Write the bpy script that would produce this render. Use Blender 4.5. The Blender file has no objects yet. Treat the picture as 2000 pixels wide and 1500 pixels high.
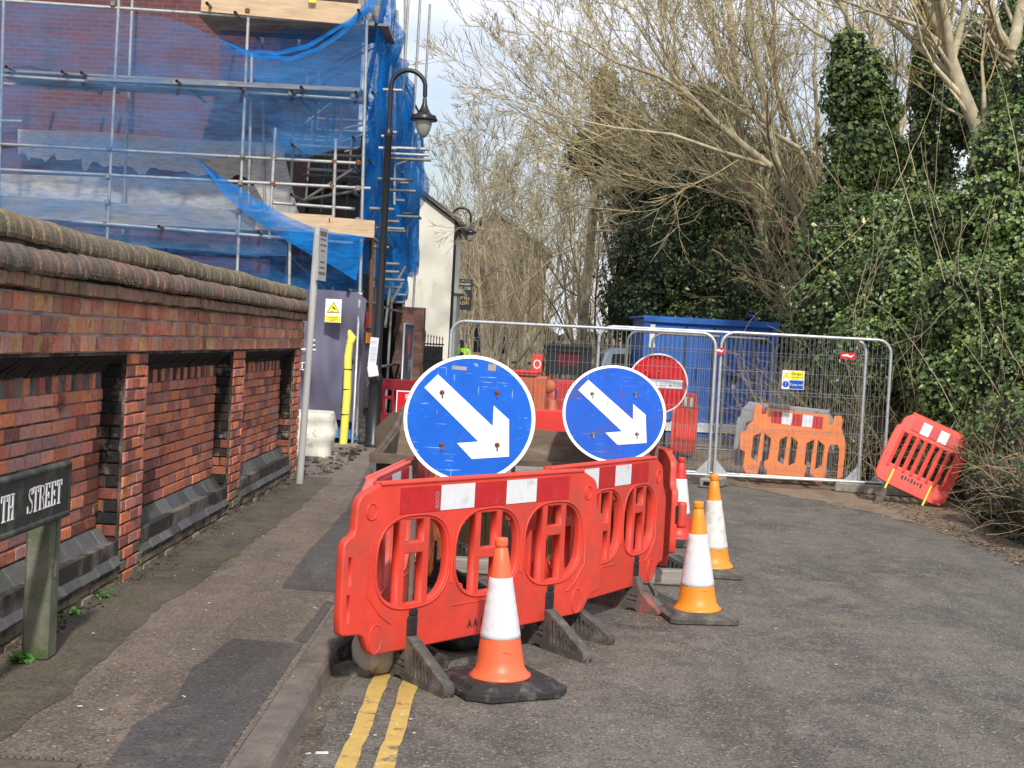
import bpy, math, random
import numpy as np
from mathutils import Vector, Matrix, noise
R=math.radians; PI=math.pi
rng=random.Random(7); nr=np.random.default_rng(7)
S=bpy.context.scene; C=S.collection
# ---------------------------------------------------------------- camera
FP=2700.; HC=1.7; ROLL=R(3.0); PITCH=math.atan(78/FP)
_F=Vector((0,math.cos(PITCH),-math.sin(PITCH))); _u0=Vector((0,math.sin(PITCH),math.cos(PITCH))); _r0=Vector((1,0,0))
_U=_u0*math.cos(ROLL)-_r0*math.sin(ROLL); _R=_r0*math.cos(ROLL)+_u0*math.sin(ROLL); CAM=Vector((0,0,HC))
cd=bpy.data.cameras.new('camera'); co=bpy.data.objects.new('camera',cd); C.objects.link(co)
cd.sensor_width=36; cd.lens=36*FP/2000; cd.clip_end=2000; cd.clip_start=.05
m3=Matrix((_R,_U,-_F)).transposed(); co.matrix_world=Matrix.Translation(CAM)@m3.to_4x4(); S.camera=co
def ray(u,v): return _F+_R*((u-1000)/FP)-_U*((v-750)/FP)
def G(u,v,z=0):                      # the point of the ground (height z) seen at a measured photo position
    d=ray(u,v); return CAM+d*((z-HC)/d.z)
def D(u,v,y):                        # the point at distance y
    d=ray(u,v); return CAM+d*(y/d.y)
def WX(u,v,x):
    d=ray(u,v); return CAM+d*(x/d.x)
# ---------------------------------------------------------------- light
SUN_AZ,SUN_EL=R(9),R(40)          # azimuth of the sun, measured from straight behind the camera, + = to the right
w=bpy.data.worlds.new("World"); S.world=w; w.use_nodes=True; nt=w.node_tree; nt.nodes.clear()
def N(nt,t,**k):
    n=nt.nodes.new(t)
    for a,b in k.items(): setattr(n,a,b)
    return n
L=lambda nt,a,b: nt.links.new(a,b)
sky=N(nt,'ShaderNodeTexSky',sky_type='NISHITA',sun_disc=False,sun_elevation=SUN_EL,sun_rotation=PI-SUN_AZ,air_density=1.2,dust_density=2.5)
tc=N(nt,'ShaderNodeTexCoord'); mp=N(nt,'ShaderNodeMapping'); mp.inputs['Scale'].default_value=(1,1,2.6); L(nt,tc.outputs['Generated'],mp.inputs[0])
nz=N(nt,'ShaderNodeTexNoise'); nz.inputs['Scale'].default_value=2.6; nz.inputs['Detail'].default_value=7; nz.inputs['Roughness'].default_value=.55; L(nt,mp.outputs[0],nz.inputs['Vector'])
cr=N(nt,'ShaderNodeValToRGB'); cr.color_ramp.elements[0].position=.40; cr.color_ramp.elements[1].position=.58; cr.color_ramp.elements[0].color=(.25,.25,.25,1); L(nt,nz.outputs[0],cr.inputs[0])
cl=N(nt,'ShaderNodeMixRGB'); cl.inputs[2].default_value=(6.9,7.3,8.4,1); L(nt,cr.outputs[0],cl.inputs[0]); L(nt,sky.outputs[0],cl.inputs[1])
bg=N(nt,'ShaderNodeBackground'); bg.inputs[1].default_value=.118; L(nt,cl.outputs[0],bg.inputs[0]); ow=N(nt,'ShaderNodeOutputWorld'); L(nt,bg.outputs[0],ow.inputs[0])
sl=bpy.data.lights.new('sun','SUN'); sl.energy=3.0; sl.angle=R(2.5); sl.color=(1,.955,.88); so=bpy.data.objects.new('sun',sl); C.objects.link(so)
sd=Vector((math.sin(SUN_AZ)*math.cos(SUN_EL),-math.cos(SUN_AZ)*math.cos(SUN_EL),math.sin(SUN_EL))); so.rotation_euler=sd.to_track_quat('Z','Y').to_euler(); so.location=(0,-5,30)
S.view_settings.view_transform='Standard'; S.view_settings.look='None'; S.view_settings.exposure=0.29; S.view_settings.gamma=1
S.render.engine='CYCLES'; S.cycles.transparent_max_bounces=16
# ---------------------------------------------------------------- materials
def mat(name,col=(.5,.5,.5),rough=.6,metal=0,var=.12,vs=6,dirt=None,ds=3,dlo=.5,dhi=.7,bump=0,bs=60,attr=False,spec=.5,fine=0,fs=200,dirt2=None,ds2=8,d2lo=.6,d2hi=.7,alpha=None,stretch=(1,1,1)):
    m=bpy.data.materials.new(name); m.use_nodes=True; t=m.node_tree; t.nodes.clear()
    o=N(t,'ShaderNodeOutputMaterial'); b=N(t,'ShaderNodeBsdfPrincipled'); L(t,b.outputs[0],o.inputs[0])
    b.inputs['Roughness'].default_value=rough; b.inputs['Metallic'].default_value=metal; b.inputs['Specular IOR Level'].default_value=spec
    c=N(t,'ShaderNodeTexCoord'); mpn=N(t,'ShaderNodeMapping'); mpn.inputs['Scale'].default_value=stretch; L(t,c.outputs['Object'],mpn.inputs[0]); V=mpn.outputs[0]
    def noi(s,d=5,r=.6):
        n=N(t,'ShaderNodeTexNoise'); n.inputs['Scale'].default_value=s; n.inputs['Detail'].default_value=d; n.inputs['Roughness'].default_value=r; L(t,V,n.inputs['Vector']); return n.outputs[0]
    if attr:
        a=N(t,'ShaderNodeAttribute',attribute_name='Col'); cur=a.outputs['Color']
    else:
        a=N(t,'ShaderNodeRGB'); a.outputs[0].default_value=(*col,1); cur=a.outputs[0]
    def vary(cur,amt,src):
        h=N(t,'ShaderNodeHueSaturation'); mr=N(t,'ShaderNodeMapRange'); mr.inputs[1].default_value=.3; mr.inputs[2].default_value=.7; mr.inputs[3].default_value=1-amt; mr.inputs[4].default_value=1+amt
        L(t,src,mr.inputs[0]); L(t,mr.outputs[0],h.inputs['Value']); L(t,cur,h.inputs['Color']); return h.outputs[0]
    if var: cur=vary(cur,var,noi(vs))
    if fine: cur=vary(cur,fine,noi(fs,2))
    def over(cur,dc,s,lo,hi):
        mr=N(t,'ShaderNodeMapRange'); mr.inputs[1].default_value=lo; mr.inputs[2].default_value=hi; L(t,noi(s,8,.65),mr.inputs[0])
        x=N(t,'ShaderNodeMixRGB'); L(t,mr.outputs[0],x.inputs[0]); L(t,cur,x.inputs[1]); x.inputs[2].default_value=(*dc,1); return x.outputs[0]
    if dirt: cur=over(cur,dirt,ds,dlo,dhi)
    if dirt2: cur=over(cur,dirt2,ds2,d2lo,d2hi)
    L(t,cur,b.inputs['Base Color'])
    if bump:
        bn=N(t,'ShaderNodeBump'); bn.inputs['Strength'].default_value=bump; bn.inputs['Distance'].default_value=.01; L(t,noi(bs,6),bn.inputs['Height']); L(t,bn.outputs[0],b.inputs['Normal'])
    if alpha is not None:
        b.inputs['Alpha'].default_value=alpha
    return m
def asphalt(name,base,light,dark,tan,spk=.5,tlo=.56,thi=.7,ts=.8):
    m=bpy.data.materials.new(name); m.use_nodes=True; t=m.node_tree; t.nodes.clear()
    o=N(t,'ShaderNodeOutputMaterial'); b=N(t,'ShaderNodeBsdfPrincipled'); L(t,b.outputs[0],o.inputs[0]); b.inputs['Roughness'].default_value=.85; b.inputs['Specular IOR Level'].default_value=.3
    c=N(t,'ShaderNodeTexCoord'); V=c.outputs['Object']
    def noi(s,d=5,r=.6,st=None):
        n=N(t,'ShaderNodeTexNoise'); n.inputs['Scale'].default_value=s; n.inputs['Detail'].default_value=d; n.inputs['Roughness'].default_value=r
        if st:
            q=N(t,'ShaderNodeMapping'); q.inputs['Scale'].default_value=st; L(t,V,q.inputs[0]); L(t,q.outputs[0],n.inputs['Vector'])
        else: L(t,V,n.inputs['Vector'])
        return n.outputs[0]
    def mixc(f,a,bb,lo,hi,mx=1):
        mr=N(t,'ShaderNodeMapRange'); mr.inputs[1].default_value=lo; mr.inputs[2].default_value=hi; mr.inputs[4].default_value=mx; L(t,f,mr.inputs[0]); x=N(t,'ShaderNodeMixRGB'); L(t,mr.outputs[0],x.inputs[0])
        if isinstance(a,tuple): x.inputs[1].default_value=(*a,1)
        else: L(t,a,x.inputs[1])
        x.inputs[2].default_value=(*bb,1); return x.outputs[0]
    cur=mixc(noi(1.1,6,.6,(1,.6,1)),base,dark,.45,.62)
    cur=mixc(noi(5,5),cur,tuple(x*1.25 for x in base),.45,.7)
    cur=mixc(noi(.55,5,.55,(3.2,.45,1)),cur,tuple(x*.62 for x in base),.50,.66,.8)
    cur=mixc(noi(2.2,9,.75,(2.4,.7,1)),cur,tuple(x*1.5 for x in base),.56,.72,.8)
    cur=mixc(noi(ts,8,.7,(1.6,1,1)),cur,tan,tlo,thi,.85)
    vo=N(t,'ShaderNodeTexVoronoi'); vo.inputs['Scale'].default_value=95; L(t,V,vo.inputs['Vector'])
    sp=N(t,'ShaderNodeSeparateColor'); L(t,vo.outputs['Color'],sp.inputs[0])
    cur=mixc(sp.outputs[0],cur,light,1-spk*.42,1.0,.55)
    cur=mixc(sp.outputs[1],cur,tuple(x*.35 for x in dark),.72,1.0,.7)
    vo2=N(t,'ShaderNodeTexVoronoi'); vo2.inputs['Scale'].default_value=26; L(t,V,vo2.inputs['Vector']); sp2=N(t,'ShaderNodeSeparateColor'); L(t,vo2.outputs['Color'],sp2.inputs[0])
    ml=N(t,'ShaderNodeMath',operation='LESS_THAN'); ml.inputs[1].default_value=.17; L(t,vo2.outputs['Distance'],ml.inputs[0]); mg=N(t,'ShaderNodeMath',operation='GREATER_THAN'); mg.inputs[1].default_value=.93; L(t,sp2.outputs[0],mg.inputs[0])
    mm=N(t,'ShaderNodeMath',operation='MULTIPLY'); L(t,ml.outputs[0],mm.inputs[0]); L(t,mg.outputs[0],mm.inputs[1]); cur=mixc(mm.outputs[0],cur,tuple(min(.6,x*1.6) for x in light),0,1,.7)
    L(t,cur,b.inputs['Base Color'])
    bn=N(t,'ShaderNodeBump'); bn.inputs['Strength'].default_value=.7; bn.inputs['Distance'].default_value=.006; L(t,vo.outputs['Distance'],bn.inputs['Height'])
    bn2=N(t,'ShaderNodeBump'); bn2.inputs['Strength'].default_value=.5; bn2.inputs['Distance'].default_value=.02; L(t,noi(12,6),bn2.inputs['Height']); L(t,bn.outputs[0],bn2.inputs['Normal']); L(t,bn2.outputs[0],b.inputs['Normal'])
    return m
def brickmat(name,c1,c2,mort,scale=1,dirt=(.05,.03,.03),dlo=.5,dhi=.75):
    m=bpy.data.materials.new(name); m.use_nodes=True; t=m.node_tree; t.nodes.clear()
    o=N(t,'ShaderNodeOutputMaterial'); b=N(t,'ShaderNodeBsdfPrincipled'); L(t,b.outputs[0],o.inputs[0]); b.inputs['Roughness'].default_value=.9
    c=N(t,'ShaderNodeTexCoord'); sx=N(t,'ShaderNodeSeparateXYZ'); L(t,c.outputs['Object'],sx.inputs[0]); ad=N(t,'ShaderNodeMath',operation='ADD'); L(t,sx.outputs[0],ad.inputs[0]); L(t,sx.outputs[1],ad.inputs[1])
    cx=N(t,'ShaderNodeCombineXYZ'); L(t,ad.outputs[0],cx.inputs[0]); L(t,sx.outputs[2],cx.inputs[1])
    br=N(t,'ShaderNodeTexBrick'); L(t,cx.outputs[0],br.inputs['Vector'])
    for k,v in (('Color1',(*c1,1)),('Color2',(*c2,1)),('Mortar',(*mort,1))): br.inputs[k].default_value=v
    br.inputs['Scale'].default_value=1/scale; br.inputs['Brick Width'].default_value=.225; br.inputs['Row Height'].default_value=.075; br.inputs['Mortar Size'].default_value=.007; br.inputs['Mortar Smooth'].default_value=.1
    n=N(t,'ShaderNodeTexNoise'); n.inputs['Scale'].default_value=1.5; n.inputs['Detail'].default_value=9; n.inputs['Roughness'].default_value=.7; L(t,c.outputs['Object'],n.inputs['Vector'])
    mr=N(t,'ShaderNodeMapRange'); mr.inputs[1].default_value=dlo; mr.inputs[2].default_value=dhi; L(t,n.outputs[0],mr.inputs[0])
    x=N(t,'ShaderNodeMixRGB'); L(t,mr.outputs[0],x.inputs[0]); L(t,br.outputs[0],x.inputs[1]); x.inputs[2].default_value=(*dirt,1); L(t,x.outputs[0],b.inputs['Base Color'])
    bn=N(t,'ShaderNodeBump'); bn.inputs['Strength'].default_value=.6; bn.inputs['Distance'].default_value=.01; bn.invert=True; L(t,br.outputs['Fac'],bn.inputs['Height']); L(t,bn.outputs[0],b.inputs['Normal'])
    return m
def netmat(name,col,lo,hi,s=2.2):      # woven debris netting: part threads, part air
    m=bpy.data.materials.new(name); m.use_nodes=True; t=m.node_tree; t.nodes.clear()
    o=N(t,'ShaderNodeOutputMaterial'); df=N(t,'ShaderNodeBsdfDiffuse'); df.inputs[0].default_value=(*col,1); tl=N(t,'ShaderNodeBsdfTranslucent'); tl.inputs[0].default_value=(*col,1)
    ms=N(t,'ShaderNodeMixShader'); ms.inputs[0].default_value=.45; L(t,df.outputs[0],ms.inputs[1]); L(t,tl.outputs[0],ms.inputs[2])
    tr=N(t,'ShaderNodeBsdfTransparent'); mx=N(t,'ShaderNodeMixShader'); L(t,tr.outputs[0],mx.inputs[1]); L(t,ms.outputs[0],mx.inputs[2])
    c=N(t,'ShaderNodeTexCoord'); n=N(t,'ShaderNodeTexNoise'); n.inputs['Scale'].default_value=s; n.inputs['Detail'].default_value=3
    q=N(t,'ShaderNodeMapping'); q.inputs['Rotation'].default_value=(0,.7,0); q.inputs['Scale'].default_value=(.35,1,1.6); L(t,c.outputs['Object'],q.inputs[0]); L(t,q.outputs[0],n.inputs['Vector'])
    mr=N(t,'ShaderNodeMapRange'); mr.inputs[1].default_value=.3; mr.inputs[2].default_value=.72; mr.inputs[3].default_value=lo; mr.inputs[4].default_value=hi; L(t,n.outputs[0],mr.inputs[0])
    n2=N(t,'ShaderNodeTexNoise'); n2.inputs['Scale'].default_value=16; n2.inputs['Detail'].default_value=4; n2.inputs['Roughness'].default_value=.7; q2=N(t,'ShaderNodeMapping'); q2.inputs['Rotation'].default_value=(0,-.5,0); q2.inputs['Scale'].default_value=(.25,1,1.5); L(t,c.outputs['Object'],q2.inputs[0]); L(t,q2.outputs[0],n2.inputs['Vector'])
    m2=N(t,'ShaderNodeMapRange'); m2.inputs[1].default_value=.35; m2.inputs[2].default_value=.65; m2.inputs[3].default_value=.7; m2.inputs[4].default_value=1.3; L(t,n2.outputs[0],m2.inputs[0]); mu=N(t,'ShaderNodeMath',operation='MULTIPLY',use_clamp=True); L(t,mr.outputs[0],mu.inputs[0]); L(t,m2.outputs[0],mu.inputs[1]); L(t,mu.outputs[0],mx.inputs[0]); L(t,mx.outputs[0],o.inputs[0]); return m
M={}
M['ground']=mat('ground_dirt',(.16,.12,.085),.95,var=.3,vs=1.5,dirt=(.07,.06,.045),ds=2,bump=.6,bs=30,fine=.25,fs=60)
M['road']=asphalt('road_asphalt',(.146,.129,.108),(.36,.32,.26),(.080,.072,.064),(.26,.20,.14),.62,.555,.76,.7)
M['pave']=asphalt('pavement_asphalt',(.185,.147,.118),(.38,.32,.26),(.125,.10,.082),(.30,.23,.155),.6,.56,.74,1.1)
M['patch']=asphalt('pavement_patch_asphalt',(.108,.098,.092),(.20,.185,.17),(.078,.072,.069),(.27,.19,.12),.3,.60,.68,1.3)
M['moss']=asphalt('mossy_pavement_strip',(.125,.106,.080),(.24,.20,.155),(.075,.067,.052),(.11,.10,.048),.35,.52,.68,1.6)
M['verge']=asphalt('verge_dirt',(.25,.185,.125),(.36,.28,.20),(.15,.11,.075),(.30,.23,.16),.3,.5,.7,1.3)
M['kerb']=mat('kerb_stone',(.17,.14,.115),.9,var=.25,vs=7,dirt=(.085,.075,.06),ds=5,bump=.5,bs=90,fine=.3,fs=170)
M['yellow']=mat('road_yellow_paint',(.55,.37,.10),.8,var=.15,vs=10,dirt=(.17,.13,.09),ds=9,dlo=.56,dhi=.64,fine=.15,fs=150)
M['brickattr']=mat('old_brick',attr=True,rough=.9,var=.22,vs=28,bump=.8,bs=70,fine=.22,fs=160,dirt=(.035,.026,.022),ds=3.2,dlo=.58,dhi=.72,dirt2=(.44,.33,.27),ds2=7,d2lo=.56,d2hi=.76)
M['sootshadebrick']=mat('soot_and_shade_black_brick',(.012,.010,.010),.95,var=.5,vs=9,bump=.8,bs=60,dirt=(.10,.03,.02),ds=9,dlo=.6,dhi=.72)  # soot plus painted-in shade, for corbel soffits and dentil gaps
M['palemortar']=mat('pale_lime_mortar',(.34,.30,.26),.95,var=.3,vs=12,bump=.6,bs=80,dirt=(.10,.08,.065),ds=3,dlo=.5,dhi=.65)
M['mortar']=mat('lime_mortar',(.17,.145,.12),.95,var=.3,vs=12,bump=.6,bs=80,dirt=(.03,.026,.022),ds=2.2,dlo=.42,dhi=.55)
M['coping']=mat('mossy_coping_brick',attr=True,rough=.9,var=.35,vs=22,bump=.9,bs=60,fine=.3,fs=130,dirt=(.10,.088,.05),ds=6,dlo=.5,dhi=.66,dirt2=(.2,.2,.17),ds2=30,d2lo=.63,d2hi=.7)
M['bluebrick']=mat('blue_engineering_brick',attr=True,rough=.7,var=.2,vs=14,bump=.5,bs=50,fine=.15,fs=130,dirt=(.12,.13,.06),ds=5,dlo=.6,dhi=.68)
M['bldbrick']=brickmat('building_brick',(.145,.045,.042),(.11,.034,.036),(.13,.10,.105))
M['pillarbrick']=brickmat('rough_pillar_brick',(.24,.10,.07),(.14,.07,.055),(.15,.13,.11),1.3,dlo=.42,dhi=.6)
M['render']=mat('painted_render',(.80,.78,.68),.85,var=.04,vs=1,dirt=(.55,.50,.38),ds=1.2,dlo=.56,dhi=.8,stretch=(1,1,.35),dirt2=(.62,.58,.48),ds2=4,d2lo=.58,d2hi=.7)
M['slate']=mat('slate_roof',(.10,.09,.085),.8,var=.3,vs=8,dirt=(.16,.14,.09),ds=2)
M['stone']=mat('yellow_sandstone',(.27,.215,.14),.9,var=.3,vs=1.6,dirt=(.14,.11,.07),ds=1.1,dlo=.48,dhi=.62,fine=.25,fs=6,bump=.5,bs=6)
M['greytrim']=mat('grey_green_paint',(.36,.40,.38),.6)
M['galv']=mat('galvanised_steel',(.50,.52,.53),.45,metal=.55,var=.15,vs=15,dirt=(.25,.24,.22),ds=20,dlo=.6,dhi=.75)
M['tube']=mat('scaffold_tube',(.40,.41,.40),.5,metal=.35,var=.2,vs=6,dirt=(.22,.19,.16),ds=9,dlo=.55,dhi=.7,dirt2=(.55,.30,.30),ds2=1.3,d2lo=.7,d2hi=.72)
M['tubedark']=mat('scaffold_tube_dull',(.20,.20,.19),.6,metal=.3,var=.25,vs=6,dirt=(.30,.25,.17),ds=9,dlo=.55,dhi=.7)
M['hole']=mat('dark_hollow',(.006,.006,.006),1)
M['iron']=mat('worn_iron',(.13,.10,.08),.8,var=.3,vs=20,bump=.5)
M['rust']=mat('rusty_steel',(.16,.065,.035),.85,var=.4,vs=40,bump=.5)
M['board']=mat('new_timber_board',(.55,.40,.25),.75,var=.15,vs=2.5,stretch=(1,1,9),dirt=(.40,.27,.15),ds=3,dlo=.52,dhi=.7)
M['oldboard']=mat('weathered_timber_board',(.30,.27,.235),.85,var=.25,vs=2.5,stretch=(1,1,9),dirt=(.16,.13,.10),ds=3)
M['plywood']=mat('muddy_plywood',(.17,.125,.09),.9,var=.25,vs=3,stretch=(1,1,4),dirt=(.33,.27,.20),ds=2.5,dlo=.5,dhi=.7,dirt2=(.10,.075,.05),ds2=5)
M['net']=netmat('blue_debris_net',(.045,.24,.60),.24,.68)
M['netthin']=netmat('thin_blue_debris_net',(.10,.30,.64),.14,.52)
M['netdense']=netmat('dense_blue_debris_net',(.02,.26,.76),.5,.95,5)
M['poly']=netmat('polythene_sheet_film',(.92,.90,.84),.8,1,4)
M['banner']=mat('mauve_grey_banner_fabric',(.115,.11,.165),.8,var=.1,vs=2,bump=.3,bs=8)
M['bannergrey']=mat('grey_mesh_banner',(.12,.125,.15),.8,var=.2,vs=4)
M['white']=mat('white_plastic',(.80,.80,.78),.5,var=.04)
M['paper']=mat('printed_paper',(.62,.64,.72),.8,var=.05)
M['ink']=mat('black_ink',(.015,.015,.02),.6)
M['faintink']=mat('faded_ink',(.30,.30,.34),.7)
M['yplastic']=mat('yellow_plastic',(.80,.72,.10),.55,var=.06)
M['ysign']=mat('yellow_sign_face',(.85,.72,.03),.5,var=.04)
M['bluetarp']=mat('blue_tarpaulin',(.02,.11,.28),.6,var=.3,vs=4)
M['black']=mat('black_paint',(.012,.013,.015),.38,var=.2)
M['blackrub']=mat('black_rubber',(.022,.021,.02),.75,var=.3,vs=12,dirt=(.13,.11,.09),ds=14,dlo=.52,dhi=.72,bump=.4,bs=60)
M['greyrub']=mat('dusty_recycled_rubber',(.075,.068,.06),.9,var=.3,vs=12,dirt=(.17,.15,.12),ds=9,dlo=.48,dhi=.66,bump=.5,bs=50,fine=.2,fs=150)
M['pinkrub']=mat('red_dusted_rubber',(.10,.085,.075),.9,var=.3,vs=12,dirt=(.30,.10,.09),ds=5,dlo=.5,dhi=.62,bump=.5,bs=50)
M['clamp']=mat('black_clamp_rubber',(.012,.012,.012),.8,bump=1,bs=45)
M['concrete']=mat('concrete_block',(.26,.235,.19),.95,var=.25,vs=8,dirt=(.14,.12,.09),ds=6,bump=.5,bs=60)
M['red']=mat('red_barrier_plastic',(.70,.055,.032),.5,var=.12,vs=5,dirt=(.50,.065,.042),ds=3.5,dlo=.48,dhi=.68,bump=.15,bs=40,dirt2=(.30,.10,.07),ds2=22,d2lo=.61,d2hi=.72)
M['redfade']=mat('faded_red_barrier_plastic',(.74,.12,.09),.55,var=.1,vs=6,dirt=(.55,.12,.09),ds=5)
M['maroon']=mat('maroon_barrier_plastic',(.30,.020,.035),.5,var=.1,vs=5,dirt=(.2,.03,.03),ds=5)
M['orange']=mat('orange_barrier_plastic',(.80,.22,.05),.5,var=.08,vs=5,dirt=(.6,.2,.08),ds=6,dlo=.55,dhi=.7)
M['duskorange']=mat('dusty_orange_plastic',(.50,.12,.045),.6,var=.15,vs=4,dirt=(.35,.10,.05),ds=6)
M['greyplastic']=mat('grey_barrier_plastic',(.30,.31,.33),.6,var=.1)
M['rwhite']=mat('reflective_white',(.74,.76,.78),.35,var=.05,vs=30,dirt=(.5,.49,.46),ds=7,dlo=.58,dhi=.75)
M['rred']=mat('reflective_red',(.52,.018,.022),.32,var=.15,vs=12,dirt=(.42,.06,.05),ds=10,dlo=.6,dhi=.7)
M['cored']=mat('cone_red_plastic',(.62,.04,.03),.45,var=.08)
M['coneo']=mat('cone_orange_red_plastic',(.84,.145,.055),.42,var=.07,dirt=(.62,.16,.08),ds=9,dlo=.55,dhi=.75,bump=.08,bs=25)
M['coney']=mat('cone_amber_plastic',(.84,.27,.018),.45,var=.07,dirt=(.60,.24,.06),ds=10,dlo=.55,dhi=.72,dirt2=(.22,.12,.04),ds2=45,d2lo=.68,d2hi=.72,bump=.08,bs=25)
M['sleeve']=mat('cone_white_sleeve',(.70,.71,.73),.38,var=.05,vs=14,bump=.5,bs=26,dirt=(.56,.55,.50),ds=8,dlo=.58,dhi=.74)
M['sleeved']=mat('dirty_white_sleeve',(.66,.65,.62),.5,var=.1,vs=14,dirt=(.44,.42,.33),ds=8,dlo=.48,dhi=.66,dirt2=(.15,.12,.08),ds2=50,d2lo=.68,d2hi=.72)
def signblue(name,base,scr,grime,glo,ghi):
    m=mat(name,base,.5,spec=.10,var=.12,vs=8,dirt=grime,ds=7,dlo=glo,dhi=ghi); t=m.node_tree; b=[n for n in t.nodes if n.type=='BSDF_PRINCIPLED'][0]; src=b.inputs['Base Color'].links[0].from_socket
    c=N(t,'ShaderNodeTexCoord'); cur=src
    for i,(rt,st,th) in enumerate(((.6,(3,1,40),.655),(-.9,(40,1,3.5),.665),(0.05,(2.2,1,60),.66),(1.4,(5,1,70),.655),(.9,(6,1,9),.67))):
        q=N(t,'ShaderNodeMapping'); q.inputs['Rotation'].default_value=(0,rt,0); q.inputs['Scale'].default_value=st; q.inputs['Location'].default_value=(i*3.1,0,i); L(t,c.outputs['Object'],q.inputs[0])
        n=N(t,'ShaderNodeTexNoise'); n.inputs['Scale'].default_value=1.6; n.inputs['Detail'].default_value=3; L(t,q.outputs[0],n.inputs['Vector'])
        mr=N(t,'ShaderNodeMapRange'); mr.inputs[1].default_value=th+.018; mr.inputs[2].default_value=th+.065; mr.inputs[4].default_value=.6; L(t,n.outputs[0],mr.inputs[0])
        x=N(t,'ShaderNodeMixRGB'); L(t,mr.outputs[0],x.inputs[0]); L(t,cur,x.inputs[1]); x.inputs[2].default_value=(*scr,1); cur=x.outputs[0]
    L(t,cur,b.inputs['Base Color']); return m
M['blueA']=signblue('scratched_blue_sign_face',(.0,.095,.50),(.35,.55,.85),(.015,.12,.48),.55,.72)
M['blueB']=signblue('grimy_blue_sign_face',(.0,.080,.46),(.12,.2,.55),(.04,.07,.30),.5,.68)
M['signred']=signblue('red_sign_face',(.55,.016,.022),(.6,.1,.1),(.42,.05,.05),.5,.7)
M['arrowA']=mat('white_arrow_film',(.66,.66,.61),.4,var=.03,dirt=(.55,.52,.42),ds=14,dlo=.66,dhi=.72)
M['arrowB']=mat('grimy_white_arrow_film',(.66,.64,.59),.45,var=.05,dirt=(.46,.37,.24),ds=6,dlo=.40,dhi=.64,dirt2=(.30,.23,.15),ds2=22,d2lo=.58,d2hi=.68)
M['signback']=mat('sign_rim_white',(.78,.77,.72),.45,var=.06,dirt=(.5,.45,.32),ds=18,dlo=.58,dhi=.66)
M['greysteel']=mat('dull_grey_steel',(.22,.21,.19),.6,metal=.4,var=.2,dirt=(.15,.08,.05),ds=9)
M['pole']=mat('weathered_grey_pole',(.42,.42,.41),.55,var=.12,vs=4,dirt=(.20,.19,.17),ds=3,stretch=(1,1,.3),dlo=.5,dhi=.7)
M['contblue']=mat('blue_container_paint',(.022,.135,.50),.5,var=.1,vs=2,dirt=(.018,.095,.36),ds=2,stretch=(1,1,.4),dlo=.5,dhi=.7,dirt2=(.10,.09,.10),ds2=6,d2lo=.60,d2hi=.74)
M['skipgreen']=mat('chipped_green_skip_paint',(.035,.11,.035),.7,var=.3,vs=4,dirt=(.10,.065,.035),ds=2.6,dlo=.45,dhi=.6,dirt2=(.02,.017,.015),ds2=6,d2lo=.52,d2hi=.66,bump=.4)
M['skipbrown']=mat('rusty_skip_steel',(.10,.075,.052),.85,var=.35,vs=5,dirt=(.17,.135,.095),ds=4,dirt2=(.09,.20,.07),ds2=5,d2lo=.64,d2hi=.68,bump=.4)
M['hivis']=mat('hi_vis_fabric',(.42,.80,.04),.8); M['dark']=mat('dark_cloth',(.035,.04,.05),.9); M['skin']=mat('skin',(.45,.25,.18),.6)
M['sand']=mat('sandbag_cloth',(.46,.41,.33),.9,var=.12,vs=9,dirt=(.28,.23,.17),ds=6,bump=.4,bs=90)
M['bulkbag']=mat('white_bulk_bag',(.68,.64,.56),.85,var=.1,vs=6,dirt=(.30,.26,.21),ds=6,dlo=.55,dhi=.68,bump=.5,bs=14)
M['postwood']=mat('mossy_concrete_post',(.17,.17,.125),.9,var=.2,vs=8,dirt=(.06,.085,.025),ds=3,dlo=.42,dhi=.6,dirt2=(.26,.25,.20),ds2=12,d2lo=.6,d2hi=.7,bump=.5,bs=50)
M['nameboard']=mat('grimy_black_nameplate',(.030,.034,.030),.6,var=.3,vs=12,dirt=(.10,.115,.075),ds=6,dlo=.52,dhi=.68)
M['carbody']=mat('silver_blue_car_paint',(.22,.27,.33),.3,metal=.3,var=.05); M['glass']=mat('dark_window_glass',(.012,.015,.018),.08,var=0); M['tail']=mat('red_tail_lamp',(.6,.02,.015),.3)
M['lampglass']=mat('frosted_lamp_glass',(.27,.28,.27),.25,var=.05)
M['gold']=mat('gold_lettering',(.62,.46,.14),.45); M['navy']=mat('navy_sign_board',(.012,.016,.030),.5)
M['machred']=mat('red_machine_paint',(.50,.028,.03),.45,var=.1,dirt=(.25,.05,.04),ds=5); M['beige']=mat('beige_sack',(.42,.34,.22),.9)
M['darkglassred']=mat('tinted_window',(.10,.012,.02),.2,var=.3,vs=7)
M['bark']=mat('pale_bark',attr=True,rough=.9,var=.3,vs=5,bump=.5,bs=30,dirt=(.12,.12,.06),ds=3,dlo=.55,dhi=.72,dirt2=(.46,.37,.10),ds2=4.5,d2lo=.60,d2hi=.70)
M['leaf']=mat('glossy_ivy_leaf',attr=True,rough=.38,var=.15,vs=2,spec=.5)
M['leafdull']=mat('dull_bramble_leaf',attr=True,rough=.7,var=.2,vs=2)
M['core']=mat('dark_ivy_core_shade',(.018,.026,.011),.95,var=.4,vs=3,bump=1,bs=8)  # dark colour stands in for the shade deep between the leaves
M['drycore']=mat('dry_bramble_thicket',(.06,.05,.03),.95,var=.4,vs=4,bump=1,bs=9)
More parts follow.
